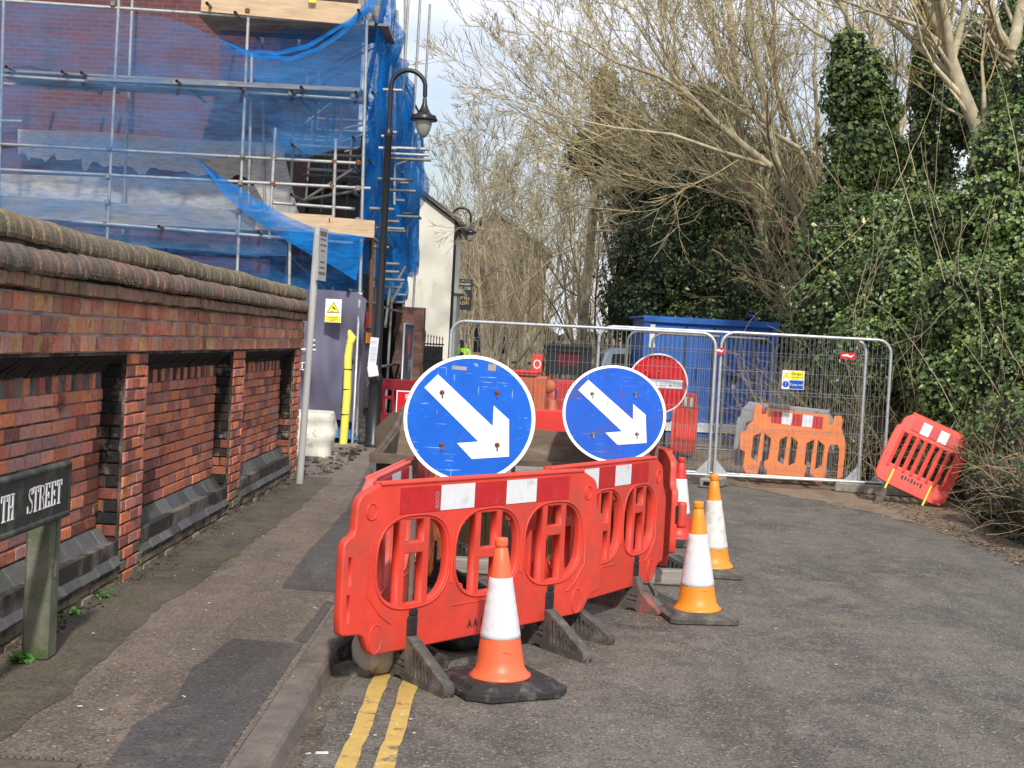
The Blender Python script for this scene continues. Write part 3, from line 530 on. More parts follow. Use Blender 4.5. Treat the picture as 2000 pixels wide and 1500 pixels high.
for dz in (-.08,-.5): mb=MB(); mb.path([t0+Vector((0,0,dz-.015)),t0+Vector((0,0,dz+.015))],.042,14); mb.build('clip','galv',gp)
# ---------------------------------------------------------------- round signs
def disc(mb,r,y0,y1,n=64,m=0,r0=0):     # disc in local XZ, facing -Y
    vs=[(r*math.cos(2*PI*k/n),y,r*math.sin(2*PI*k/n)) for y in (y0,y1) for k in range(n)]
    mb.add(vs,[list(range(n)),list(range(n,2*n))[::-1]]+[(i,(i+1)%n,(i+1)%n+n,i+n) for i in range(n)],m)
ARW=[(-.508,.72),(-.72,.50),(.141,-.38),(-.195,-.405),(.039,-.66),(.625,-.62),(.625,-.025),(.383,.205),(.367,-.13)]
def arrow_sign(label,c,r,tilt,face_m,arrow_m,rust,feet,yaw=0,grp='blue keep right signs on steel frames'):
    c=Vector(c); e=E('keep_right_sign',label,'road sign',(c.x,c.y,0),group=grp)
    T=Matrix.Translation(Vector((0,0,c.z)))@Matrix.Rotation(yaw,4,'Z')@Matrix.Rotation(-tilt,4,'X')@Matrix.Rotation(R(-3),4,'Y')
    def put(mb,name,mt,par=e):
        mb.v=[tuple(T@Vector(p)) for p in mb.v]; return mb.build(name,mt,par,local=True)
    mb=MB(); disc(mb,r,0,.012); disc(mb,r*.99,.012,.02); plate=put(mb,'sign_plate','signback')
    mb=MB(); disc(mb,r*.945,-.003,.002); put(mb,'blue_face',face_m)
    mb=MB(); P=[(x*r*.96,z*r*.96) for x,z in ARW][::-1]; mb.prism(P,lambda a,b:(a,-.0055,b),lambda a,b:(a,-.002,b)); put(mb,'arrow',arrow_m)
    for bx,bz in ((-.42,.40),(.42,.40),(-.42,-.42),(.42,-.42)):
        mb=MB(); vs=[]
        mb.lathe([(.0,0),(.016,0),(.014,.006),(.007,.008),(.006,.014),(0,.014)],n=9,mx=Matrix.Rotation(PI/2,3,'X')); mb.v=[(p[0]+bx*r,p[1]-.005,p[2]+bz*r) for p in mb.v]
        mb.box((bx*r+.002,-.012,bz*r-.016),(.009,.004,.035),mx=Matrix.Rotation(.3*bx,4,'Y')); put(mb,'bolt','rust' if rust else 'greysteel')
    if rust:
        for px_,pz_,w2,h2 in ((.34,.80,.045,.040),(-.16,.79,.085,.022)): mb=MB(); mb.box((px_*r,-.0036,pz_*r),(w2,.0012,h2),mx=Matrix.Rotation(.1,4,'Y')); put(mb,'bare_patch','greysteel')
    mb=MB()
    for dz in (-.42,.40): mb.box((0,.032,dz*r),(1.1*r,.022,.035))
    put(mb,'clip_rail','galv')
    for (fx,fz) in feet:
        mb=MB(); top=T@Vector((fx*r,.05,.45*r)); bot=Vector((fx*r+.0,.14,.0)); d=(bot-top)
        a=Matrix.Rotation(math.atan2(-d.y,-d.z),4,'X'); mb.path([top,top+d],.017,4,0,smooth=False); mb.build('leg','greysteel',e,local=True)
    mb=MB(); mb.path([(-.75*r,.14,.10),(.75*r,.14,.10)],.014,4,smooth=False)
    for fx,_ in feet[:2]: mb.path([(fx*r,-.35,.015),(fx*r,.5,.015)],.016,4,smooth=False)
    mb.build('base_frame','greysteel',e,local=True)
    return e
c=D(917,817,7.9); arrow_sign('large scratched blue round sign with white arrow and rusty bolts, behind the nearest barrier',c,.377,R(17),'blueA','arrowA',True,((-.78,0),(.72,0)))
mb=MB(); p=G(1018,1288); 
c=D(1200,808,9.9); arrow_sign('smaller blue round sign with grime-stained white arrow in front of the red no entry sign',c,.372,R(22),'blueB','arrowB',False,((-.70,0),(.9,0)))
c=D(1285,749,18.7); ne=E('no_entry_sign','round red no entry sign with white bar on a black stand behind the mesh fence','road sign',(c.x,c.y,0)); rr=.408
mb=MB(); disc(mb,rr,0,.015); mb.v=[(x,y,z+c.z) for x,y,z in mb.v]; mb.build('sign_plate','signback',ne,local=True)
mb=MB(); disc(mb,rr*.95,-.004,.002); o=mb.build('red_face','signred',ne,local=True); o.location.z=c.z
mb=MB(); mb.box((0,-.006,c.z),(rr*1.62,.006,rr*.29)); mb.build('white_bar','rwhite',ne,local=True)
mb=MB(); mb.path([(-.15,.05,c.z+.2),(-.15,.05,.25),(-.45,.05,.02)],.02,6); mb.path([(.12,.05,c.z+.2),(.12,.05,.02)],.02,6); mb.path([(.04,-.35,.02),(.12,.05,.6),(.12,.5,.02)],.02,6); mb.box((0,.05,c.z-.5),(.4,.03,.04)); mb.build('stand','black',ne,local=True)
for bx,bz in ((-.42,.40),(0.0,.40),(0,-.42),(.42,-.05)):
    mb=MB(); mb.lathe([(.0,0),(.014,0),(.01,.01),(0,.01)],(bx*rr,-.01,c.z+bz*rr),8,mx=Matrix.Rotation(PI/2,3,'X')); mb.build('bolt','greysteel',ne,local=True)
# ---------------------------------------------------------------- plastic barriers
def sup(cx,cz,a,b,n=2.6,k=28,t0=0,t1=360):
    o=[]
    for i in range(k+1 if t1-t0<360 else k):
        t=R(t0+(t1-t0)*i/k); x,z=math.cos(t),math.sin(t); o.append((cx+a*math.copysign(abs(x)**(2/n),x),cz+b*math.copysign(abs(z)**(2/n),z)))
    return o
MXZ=Matrix(((1,0,0,0),(0,0,-1,0),(0,1,0,0),(0,0,0,1)))     # curve XY -> world XZ, thickness along Y
def foot(par,x,y,mt,fl=.40,bl=.22,h=.22,clamp=True,name='foot',sgn=1,rz=0):
    """triangular slotted rubber foot, long toe towards local -Y*sgn"""
    out=[(-bl,.0),(-bl-.03,.02),(-bl*.75,.07),(-.09,h*.62),(-.055,h),(.055,h),(.12,h*.86),(fl*.98,.055),(fl,.03),(fl-.01,.0),(.02,.0),(0,.02),(-.05,.02),(-.08,0)]
    hol=[]
    n=7
    for i in range(n):
        a=.10+i*(fl-.17)/n; wz=.018; top=h*.86*(1-(a-.1)/(fl-.08))-.008; lo=.04
        if top-lo>.02: hol.append([(a,lo),(a+wz,lo-.003),(a+wz,top-.012),(a,top)])
    hol.append([(-.07,.06),(.03,.06),(.03,.075),(-.07,.075)]); hol.append([(-.07,.09),(.03,.09),(.03,.105),(-.07,.105)])
    m=Matrix.Translation((x,y,0))@Matrix.Rotation(rz,4,'Z')@Matrix(((0,0,1,0),(-sgn,0,0,0),(0,1,0,0),(0,0,0,1)))
    f=curve_mesh(name,[out]+hol,.026,.005,mt,par,m)
    mb=MB(); q=[(-bl,.0),(-bl-.03,.02),(-bl*.75,.07),(-.09,h*.62),(-.055,h-.01),(.055,h-.01),(.12,h*.80),(fl*.95,.05),(fl,.02),(fl,.0)]
    mb.prism(q,lambda a,b:tuple(m@Vector((a,b,-.010))),lambda a,b:tuple(m@Vector((a,b,.010)))); w_=mb.build('foot_web',mt,f,local=True)
    if clamp:
        mb=MB(); mb.box((x,y-.0,h+.04),(.085,.08,.15),bev=.02); mb.box((x+.006,y,h+.12),(.07,.074,.05),bev=.015); mb.box((x,y,h-.05),(.06,.07,.1),bev=.01); mb.build('clamp','clamp',par,local=True)
    return f
def strip_band(par,x0,x1,z0,z1,y,cols,edge=True):
    n=len(cols); tot=sum(c[1] for c in cols); x=x0
    for mt,wd in cols:
        a=(x1-x0)*wd/tot; mb=MB(); mb.box((x+a/2,y,(z0+z1)/2),(a-.001,.004,z1-z0)); mb.build('reflective_strip',mt,par,local=True); x+=a
RW=[('rred',1.12),('rwhite',1),('rred',1),('rwhite',1),('rred',1.15)]
def oval_barrier(label,loc,ang,mt='red',feet='greyrub',grp='red plastic pedestrian barriers',tilt=0,lean=0,front=True,fsg=1,foot_on=True,detail=True,z0=0,rwset=RW,cat='barrier',frz=0):
    e=E('plastic_barrier',label,cat,(loc[0],loc[1],z0),group=grp,rot=(lean,tilt,ang))
    out=[(-1.05,.29),(-1.065,.31),(-1.065,.70),(-1.05,.73),(-.99,.76),(-.985,.90),(-.96,.94),(-.86,.975),(-.83,.985),(.83,.985),(.86,.975),(.96,.93),(.985,.88),(.99,.76),(1.05,.72),(1.065,.69),(1.065,.31),(1.05,.28),(.985,.275),(.96,.26),(.90,.18),(.86,.165),(-.80,.165),(-.86,.18),(-.90,.26),(-.93,.28)]
    hol=[]
    for cx in (-.58,0,.58):
        a,b=.262,.222; zc=.597
        # left and right D holes and centre holes split by bars
        xb=.088; bw=.017
        L1=[p for p in sup(cx,zc,a,b,2.7,44) if p[0]<cx-xb-bw]
        L1.sort(key=lambda p:math.atan2(p[1]-zc,-(p[0]-cx))); zt=max(p[1] for p in L1); zb_=min(p[1] for p in L1)
        hol.append(L1+[(cx-xb-bw,zt+.006),(cx-xb-bw,zb_-.006)])
        R1=[(2*cx-p[0],p[1]) for p in hol[-1]]; hol.append(R1)
        zx=.665 if cx else .59; t=zc+b-.006; bt=zc-b+.006
        hol.append([(cx-xb+bw,zx+.022),(cx+xb-bw,zx+.022),(cx+xb-bw,t),(cx-xb+bw,t)]); hol.append([(cx-xb+bw,bt),(cx+xb-bw,bt),(cx+xb-bw,zx-.02),(cx-xb+bw,zx-.02)])
    for x in (-1.025,): hol.append([(x-.014,.34),(x+.016,.34),(x+.016,.48),(x-.014,.48)]); hol.append([(x-.014,.515),(x+.016,.515),(x+.016,.66),(x-.014,.66)])
    P=curve_mesh('panel',[smooth_poly(out)]+[h if len(h)<8 else h for h in hol],.016,.008,mt,e,MXZ)
    mb=MB()
    if detail:
        for cx in (-.58,0,.58):        # raised rims round each opening, channel ribs
            pts=[(x,-.026,z) for x,z in sup(cx,.597,.272,.232,2.7,44)]; mb.path(pts+[pts[0]],.0060,6,cap=False); pts=[(x,.026,z) for x,z in sup(cx,.597,.272,.232,2.7,44)]; mb.path(pts+[pts[0]],.0060,6,cap=False)
        mb.path([(-.84,-.02,.992),(.84,-.02,.992)],.011,8); mb.path([(-.84,.02,.992),(.84,.02,.992)],.011,8)
        for sx in (-1,1):
            for sy in (-1,1): mb.path([(sx*.885,sy*.024,.72),(sx*.895,sy*.024,.45),(sx*.80,sy*.024,.35),(sx*.73,sy*.024,.305)],.007,6); mb.path([(sx*.29,sy*.024,.72),(sx*.29,sy*.024,.46)],.009,6)
            for q in ((.0,),): mb.path([(sx*.83+ .045*math.cos(t),-.0245,.22+.055*math.sin(t)*1.3+.02) for t in [2*PI*i/16 for i in range(17)]],.005,5,cap=False)
            mb.path([(sx*.895+.034*math.cos(t),-.0245,.865+.04*math.sin(t)) for t in [2*PI*i/18 for i in range(19)]],.006,5,cap=False)
            mb.path([(sx*.40+.0,-.0245,.335),(sx*.40,-.0245,.36)],.003,4)
        mb.path([(-.28,-.0245,.34),(.26,-.0245,.34)],.004,5)
        for hx in(-.19,.19):
            for hz in (.42,.77): mb.path([(hx+.018*math.cos(t),0,hz+.02*math.sin(t)) for t in [2*PI*i/12 for i in range(13)]],.006,5,cap=False)
        mb.build('rib','%s'%mt,P,local=True)
        d=MB(); 
        for sx in (-1,1): disc(d,.026,0,.002,20); 
        d.v=[(x+(-.895 if i<40 else .895),y-.0255,z*1.15+.865) for i,(x,y,z) in enumerate(d.v)]; tag(d.build('dimple',mt,P,local=True))
    strip_band(e,-.70,.70,.84,.968,-.0262,rwset); strip_band(e,-.70,.70,.84,.968,.0262,rwset)
    if foot_on:
        for fx in (-.57,.57): foot(e,fx,0,feet if isinstance(feet,str) else feet[0 if fx<0 else 1],sgn=fsg if isinstance(fsg,int) else fsg[0 if fx<0 else 1],rz=frz)
    return e
b1=oval_barrier('nearest red plastic barrier with raised lettering, set diagonally behind the first cone',(-.10,7.31),R(51.6),frz=R(-16))
text('embossed_lettering','A A  ISOOOI',.062,'ink',b1,Matrix.Translation((.0,-.026,.225))@Matrix.Rotation(PI/2,4,'X'),.001,sx=.8)
text('embossed_lettering','ISOOOI',.036,'faintink',b1,Matrix.Translation((-.43,-.029,.895))@Matrix.Rotation(PI/2,4,'X')@Matrix.Rotation(PI/2,4,'Z'),.0005,sx=.7)
b2=oval_barrier('second red plastic barrier, torn white strip, hooked to the right of the nearest one',(.60,8.60),R(60.0),feet=('greyrub','pinkrub'),fsg=(1,-1),frz=R(-12)); b2.scale=(.88,1,1)
b3=oval_barrier('red plastic barrier seen almost edge-on at the right corner of the enclosure',(1.02,10.75),R(99),feet='blackrub')
mb=MB(); mb.lathe([(.0,.47),(.03,.47),(.034,.49),(.034,.63),(.03,.65),(0,.65)],(-1.05,-.06,0),14); mb.build('hinge_lug','red',b3,local=True)
mb=MB(); mb.box((-1.06,-.015,.56),(.03,.03,.14),bev=.008); mb.build('hinge_clamp','clamp',b3,local=True)
b4=oval_barrier('faded red plastic barrier running away from the left end of the nearest barrier',(-.60,7.75),R(84.5),mt='redfade',feet='blackrub')
b5=oval_barrier('orange plastic barrier beside the green skip, beyond the faded red one',(-.46,9.82),R(87.5),mt='orange',feet='blackrub')
# far barriers
oval_barrier('maroon plastic barrier behind the skip, left of the big blue sign',(-1.55,24.0),R(-14),mt='maroon',feet='blackrub',grp='maroon plastic barriers',tilt=R(0),detail=False,rwset=[('maroon',1)],lean=R(8))
oval_barrier('maroon plastic barrier end by the iron gates, half hidden by the big blue sign',(-1.35,29.0),R(10),mt='maroon',feet='blackrub',grp='maroon plastic barriers',detail=False,rwset=[('maroon',1)])
oval_barrier('red plastic barrier far down the site, left of the dumper',(-.3,22.4),R(2),mt='cored',feet='blackrub',detail=False)
oval_barrier('red plastic barrier beside the wheel of the site dumper',(.62,22.6),R(80),mt='redfade',feet='blackrub',detail=False,grp='red plastic pedestrian barriers')
def slat_barrier(label,loc,rot,mt,name='plastic_barrier',grp=None,L_=1.6,H0=.10,H1=1.0,n=7,foots=True):
    e=E(name,label,'barrier',loc,group=grp,rot=rot); h=L_/2
    out=[(-h+.06,H0),(-h,H0+.10),(-h,H1-.22),(-h+.05,H1-.19),(-h+.05,H1-.09),(-h+.14,H1),(h-.14,H1),(h-.05,H1-.09),(h-.05,H1-.19),(h,H1-.22),(h,H0+.10),(h-.06,H0)]
    hol=[]; x0=-h+.10; st=(L_-.20)/n
    for i in range(n):
        a=x0+i*st+.018; b=x0+(i+1)*st-.018; hol.append([(a,H0+.24),(b,H0+.24),(b,H1-.25),(a,H1-.25)])
    P=curve_mesh('panel',[smooth_poly(out)]+hol,.018,.008,mt,e,MXZ)
    mb=MB()
    for i in range(n+1):
        x=x0+i*st; mb.path([(x,-.03,H0+.2),(x,-.03,H1-.24)],.014,6); mb.path([(x,.03,H0+.2),(x,.03,H1-.24)],.014,6)
    mb.path([(-h+.12,0,H1),(h-.12,0,H1)],.026,8); mb.path([(-h+.05,0,H0+.22),(h-.05,0,H0+.22)],.03,8); mb.build('rib',mt,P,local=True)
    strip_band(e,-h*.62,h*.62,H1-.20,H1-.05,-.034,[('rred',1),('rwhite',1),('rred',1),('rwhite',1),('rred',1)])
    return e
sb=slat_barrier('bright red slatted barrier tipped over against the ivy hedge',tuple(D(1768,962,16.7))[:2]+(.10,),(R(-14),R(22),R(-13)),'red',grp='barriers leaning at the fence',L_=.90,H0=.06,H1=.98)
for fx in (-.26,.22):
    mb=MB(); mb.path([(fx,-.045,-.02),(fx,-.045,.25)],.014,6); mb.build('foot_post','orange' if fx>9 else 'yplastic',sb,local=True)
    mb=MB(); mb.prism([(-.05,-.26),(.05,-.26),(.03,-.02),(-.03,-.02)],lambda a,b,fx=fx:(fx+a,-.08,b),lambda a,b,fx=fx:(fx+a,.0,b)); mb.build('foot','greyrub',sb,local=True)
mb=MB()
for k in range(7): mb.box((-.13+.04*k,-.0295,.20+.006*(k%2)),(.022,.002,.05-.012*(k%3)))
mb.build('faded_print','ink',sb,local=True)
slat_barrier('pale red slatted barrier standing behind the mesh fence under the no entry sign',tuple(D(1333,880,22.0))[:2]+(.0,),(0,R(4),R(66)),'red',grp='barriers leaning at the fence',L_=1.25,H0=.12,H1=1.05,n=8)
# orange hexagonal-hole barrier on the fence
c0=D(1540,925,18.45); ob=E('plastic_barrier','orange plastic barrier with six hexagonal slots tied against the mesh fence','barrier',(3.72,18.55,.10),group='barriers leaning at the fence',rot=(R(-4),R(4.2),R(-2)))
out=[(-.52,.0),(-.56,.06),(-.56,.28),(-.64,.31),(-.65,.52),(-.57,.56),(-.56,.64),(-.50,.70),(-.51,.86),(-.47,.93),(-.42,.93),(-.41,.80),(-.34,.80),(-.33,.90),(.46,.90),(.50,.86),(.50,.78),(.56,.76),(.58,.90),(.65,.91),(.68,.86),(.67,.76),(.76,.55),(.76,.1),(.70,.08),(.69,.46),(.66,.53),(.55,.52),(.53,.40),(.53,.06),(.50,.0)]
hol=[]
for cx in (-.36,0,.36):
    for s in (-1,1):
        a,b=cx+s*.02,cx+s*.125; q=[(a,.18),(a,.62),(b,.55),(b,.22)] if True else 0
        hol.append([(a,.14),(b,.21),(b,.50),(a,.57)])
P=curve_mesh('panel',[out]+hol,.02,.008,'orange',ob,MXZ); strip_band(ob,-.27,.42,.71,.87,-.032,[('rred',1),('rwhite',1),('rred',1),('rwhite',1),('rred',1)])
mb=MB(); mb.path([(-.15,-.028,.04),(.25,-.028,.04),(.25,-.028,.11),(-.15,-.028,.11),(-.15,-.028,.04)],.006,6); mb.build('rib','orange',P,local=True)
for fx in (-.32,.30): foot(ob,fx,0,'greyrub',fl=.34,bl=.2,h=.1,clamp=False); mb=MB(); mb.box((fx,-.01,.08),(.05,.07,.2)); mb.build('clamp','greyrub',ob,local=True)
mb=MB(); mb.path([(-.38,0,.90),(-.36,0,.92),(.0,.0,.93),(.03,0,.9)],.035,8); mb.build('cement_splash','concrete',ob,local=True)
slat_barrier('grey plastic barrier standing just behind the orange one at the fence',(3.75,18.95,.05),(0,R(3),R(-2)),'greyplastic',grp='barriers leaning at the fence',L_=1.35,H0=.1,H1=.98,n=9)
# ---------------------------------------------------------------- cones
def cone(label,p,h=.75,mt='coneo',slv='sleeve',base='blackrub',rz=0,band=(.345,.70),bw=.26,oct_=True,lip=True,tilt=(0,0)):
    e=E('traffic_cone',label,'traffic cone',(p[0],p[1],0),group='traffic cones beside the barriers',rot=(0,0,0)); bh=.065
    mb=MB(); cut=.09 if oct_ else .035
    def ring(w,z,c): return [(w,-w+c,z),(w,w-c,z),(w-c,w,z),(-w+c,w,z),(-w,w-c,z),(-w,-w+c,z),(-w+c,-w,z),(w-c,-w,z)]
    rows=[ring(bw-.012,0,cut),ring(bw,.008,cut),ring(bw,.034,cut),ring(bw-.018,.042,cut),ring(bw-.03,.044,cut*.9),ring(bw-.05,bh,cut*.8),ring(.15,bh,.06)]
    for a,b in zip(rows,rows[1:]): mb.add(a+b,[(i,(i+1)%8,(i+1)%8+8,i+8) for i in range(8)])
    mb.add(rows[0][::-1],[list(range(8))]); mb.add(rows[-1],[list(range(8))]); mb.build('base',base,e,local=True).rotation_euler=(0,0,rz)
    r0=.128*h/.75; rt=.031*h/.75; zt=h-.045
    rad=lambda z: r0+(rt-r0)*((z-bh)/(zt-bh))
    mb=MB(); pr=[(r0+.024,bh-.002),(r0+.026,bh+.006),(r0+.012,bh+.014),(rad(bh+.03)+.004,bh+.035)]+[(rad(bh+.04+i*.05),bh+.04+i*.05) for i in range(int((zt-bh-.04)/.05))]+[(rt+.002,zt-.012),(rt-.006,zt-.002),(rt+.001,zt+.001),(rt+.002,zt+.004),(rt+.002,zt+.026),(rt+.002,zt+.036),(rt,zt+.040),(rt-.006,zt+.041),(rt-.010,zt+.041),(rt-.012,zt+.02),(.004,zt+.02)]
    mb.lathe(pr,n=40); mb.build('cone_body',mt,e,local=True).rotation_euler=(0,tilt[1],0)
    z0=h*band[0];z1=h*band[1]; mb=MB(); n=14; mb.lathe([(rad(z0)+.0005,z0-.001)]+[(rad(z0+(z1-z0)*i/n)+.0028+.0006*math.sin(i*2.1),z0+(z1-z0)*i/n) for i in range(n+1)]+[(rad(z1)+.0005,z1+.001)],n=48); mb.build('reflective_sleeve',slv,e,local=True).rotation_euler=(0,tilt[1],0)
    if lip:
        mb=MB(); mb.path([(.055,-rad(.17)-.0+.006,.20),(-.0,-rad(.2)-.002,.20)],.0015,4); mb.build('moulded_mark',mt,e,local=True)
    return e
TL=(0,R(-2.3)); p=G(976,1344); cone('nearest traffic cone, orange-red with clean white sleeve and black octagonal base',p,.75,band=(.345,.735),rz=R(28),bw=.275,tilt=TL)
p=G(1361,1208); cone('amber traffic cone with clean white sleeve, the nearer of the two amber ones',p,.76,'coney','sleeve','greyrub',rz=R(8),band=(.29,.72),bw=.225,oct_=False,tilt=TL)
p=G(1392,1122); cone('amber traffic cone with dirty white sleeve, just behind the other amber cone',p,.78,'coney','sleeved','greyrub',rz=R(-4),band=(.27,.74),bw=.22,oct_=False,tilt=TL)
p=G(1322,1063); cone('red traffic cone with a white band half hidden behind the edge-on red barrier',p,.78,'cored','sleeve','blackrub',rz=R(12),band=(.36,.75),bw=.24)
# ---------------------------------------------------------------- bags and small things near the barrier
def blob(label,name,cat,c,d,mt,seed,grp=None,rz=0,seam=True,amp=.12):
    e=E(name,label,cat,(c[0],c[1],0),rz=rz,group=grp); mb=MB(); rows=[]; nu,nv=44,22
    for j in range(nv+1):
        th=PI*j/nv; row=[]
        for i in range(nu):
            ph=2*PI*i/nu; q=Vector((math.sin(th)*math.cos(ph),math.sin(th)*math.sin(ph),math.cos(th)))
            k=1+amp*noise.noise(q*1.7+Vector((seed,0,0)))+amp*.30*noise.noise(Vector((q.x*3,q.y*9,q.z*2+seed))); p=Vector((q.x*d[0]*k,q.y*d[1]*k,q.z*d[2]*k)); p.z=max(p.z,-d[2]*.82)+d[2]*.82; row.append(p)
        rows.append(row)
    mb.grid(rows,wrap=True); o=mb.build('sack',mt,e,local=True)
    if seam:
        mb=MB(); pts=[]
        for i in range(20):
            t=PI*(.1+.8*i/19); q=Vector((math.sin(t)*.30,-math.sin(t)*.94,math.cos(t))); k=1+amp*noise.noise(q*1.7+Vector((seed,0,0))); pts.append(Vector((q.x*d[0]*k,q.y*d[1]*k*1.0-.004,max(q.z*d[2]*k,-d[2]*.8)+d[2]*.82)))
        mb.path(pts,.004,5); mb.build('seam',mt,e,local=True)
    return e
p=G(716,1322); blob('plump pale cloth sandbag on the kerb side of the nearest barrier','sandbag','sandbag',(p.x+.02,p.y+.12),(.118,.15,.125),'sand',1)
p=G(880,1285); blob('black rubble sack slumped under the nearest barrier','sack','sack',(p.x,p.y+.25),(.22,.14,.115),'blackrub',5,seam=False,amp=.3)
p=G(690,1322); e=E('rubber_wedge','flat dark rubber wedge on the road under the pale sandbag','wedge',(p.x-.02,p.y+.05,0)); mb=MB(); mb.prism([(-.12,0),(.1,0),(.1,.04),(-.02,.06),(-.11,.02)],lambda a,b:(a,-.04,b),lambda a,b:(a,.05,b)); mb.build('wedge_body','greyrub',e,local=True)
p=G(842,1150); e=E('yellow_marker','small pointed yellow plastic piece on the ground behind the nearest barrier','marker',(p.x,p.y,0)); mb=MB(); mb.prism([(-.06,0),(.07,0),(.04,.10),(-.03,.22),(-.05,.20)],lambda a,b:(a,-.015,b),lambda a,b:(a+.01,.015,b)); mb.build('marker_body','yplastic',e,local=True)
# ---------------------------------------------------------------- skip
sk=E('skip','battered green and brown steel skip with boards standing in it, behind the blue signs','skip',(-.28,12.0,0))
X0,X1=-.97,.72; yf0,yf1=10.75,10.30; yb0,yb1_=13.3,13.9; zt=.80
mb=MB()
def slab(a,b,c,d,t=.02,m=0,col=(1,1,1)):
    a,b,c,d=map(Vector,(a,b,c,d)); n=(b-a).cross(d-a).normalized()*t; mb.add([a,b,c,d,a+n,b+n,c+n,d+n],[(0,1,2,3),(7,6,5,4),(0,4,5,1),(1,5,6,2),(2,6,7,3),(3,7,4,0)],m,col)
slab((X0,yf0,.06),(X1,yf0,.06),(X1,yf1,zt),(X0,yf1,zt)); slab((X1,yb0,.06),(X0,yb0,.06),(X0,yb1_,zt),(X1,yb1_,zt)); slab((X0,yf0,.06),(X0,yb0,.06),(X1,yb0,.06),(X1,yf0,.06))
mb.build('end_panel','skipgreen',sk)
for x in (X0,X1):
    mb=MB(); poly=[(yf0,.04),(yf1,zt),(yf1+.1,zt+.02),(12.0,zt+.1),(12.9,zt+.24),(13.4,zt+.26),(yb1_,zt+.06),(yb0,.04)]; mb.prism(poly,lambda a,b,x=x:(x-.015,a,b),lambda a,b,x=x:(x+.015,a,b)); mb.build('side_panel','skipbrown',sk)
mb=MB()
for z,m in ((zt,0),): mb.box(((X0+X1)/2,yf1-.02,z),(X1-X0+.12,.09,.07)); 
for x in (X0-.03,X1+.03): mb.path([(x,yf1,zt+.0),(x,12.,zt+.1),(x,12.9,zt+.24),(x,13.4,zt+.26)],.03,6)
mb.box((X0-.04,12.6,.58),(.1,1.3,.07)); mb.build('rim','skipbrown',sk)
for x in (X0+.3,(X0+X1)/2,X1-.3): mb=MB(); mb.path([(x,yf0-.01,.08),(x,yf1-.04,zt)],.028,4,smooth=False); mb.build('rib','skipgreen',sk)
mb=MB(); mb.box(((X0+X1)/2,yf0-.08,.05),(X1-X0,.14,.08)); mb.build('foot_rail','skipgreen',sk)
for y in (11.2,13.05):
    for x,s in ((X0,-1),(X1,1)):
        mb=MB(); mb.path([(x,y,.56),(x+s*.15,y,.56)],.032,10); mb.path([(x+s*.13,y,.56),(x+s*.155,y,.56)],.06,12); mb.build('lifting_pin','rust',sk)
mb=MB(); mb.box((X0-.05,13.0,.36),(.16,.18,.14),bev=.02); mb.box((X0-.02,11.3,.36),(.10,.18,.12),bev=.02); mb.build('lug','skipgreen',sk)
mb=MB(); mb.add([(X0-.018,11.2,.30),(X0-.018,12.3,.42),(X0-.018,12.3,.52),(X0-.018,11.2,.44)],[(0,1,2,3)]); mb.build('yellow_tape','ysign',sk)
mb=MB(); pl_=[D(*q_,13.2) for q_ in ((768,803),(733,836),(736,893),(800,908),(870,908),(870,850))][::-1]; mb.add(pl_+[q_+Vector((0,.05,0)) for q_ in pl_],[tuple(range(6))[::-1],tuple(range(6,12))]+[(i,(i+1)%6,(i+1)%6+6,i+6) for i in range(6)]); mb.build('end_plate','skipbrown',sk)
mb=MB(); mb.box((.12,yf1+.12,.935),(1.02,.03,.26),mx=Matrix.Rotation(.02,4,'Y')); o=mb.build('plywood_board','plywood'); o.location=(0,0,0); tag(o,'muddy brown plywood board standing along the near rim of the skip','board')
mb=MB(); mb.box((-.62,11.05,.84),(.55,.03,.42),mx=Matrix.Rotation(.1,4,'Y')@Matrix.Rotation(.3,4,'Z')); tag(mb.build('plywood_board','plywood'),'dark weathered board leaning inside the left end of the skip','board')
mb=MB(); mb.box((.15,yf1-.085,.765),(1.35,.07,.07),bev=.005); tag(mb.build('timber_baulk','oldboard'),'grey timber baulk lying along the skip rim under the blue signs','timber')
mb=MB(); mb.box((.5,10.1,.06),(1.9,.12,.11),mx=Matrix.Rotation(-.03,4,'Z'),bev=.01); tag(mb.build('timber_baulk','oldboard'),'grey timber baulk lying on the road at the foot of the skip','timber')
mb=MB(); mb.box((.25,11.4,1.14),(1.5,.06,.07),bev=.015); mb.box((.25,11.38,1.05),(1.4,.03,.14)); tag(mb.build('red_plastic_rail','cored'),'flat red plastic rail lying across the skip between the two blue signs','rail')
p=G(1200,1082); e=E('white_container','small white plastic tub on the road behind the second barrier','tub',(p.x,p.y,0)); mb=MB(); mb.lathe([(.0,0),(.075,0),(.085,.16),(.09,.165),(.08,.17),(0,.17)],n=20); mb.build('tub_body','white',e,local=True)
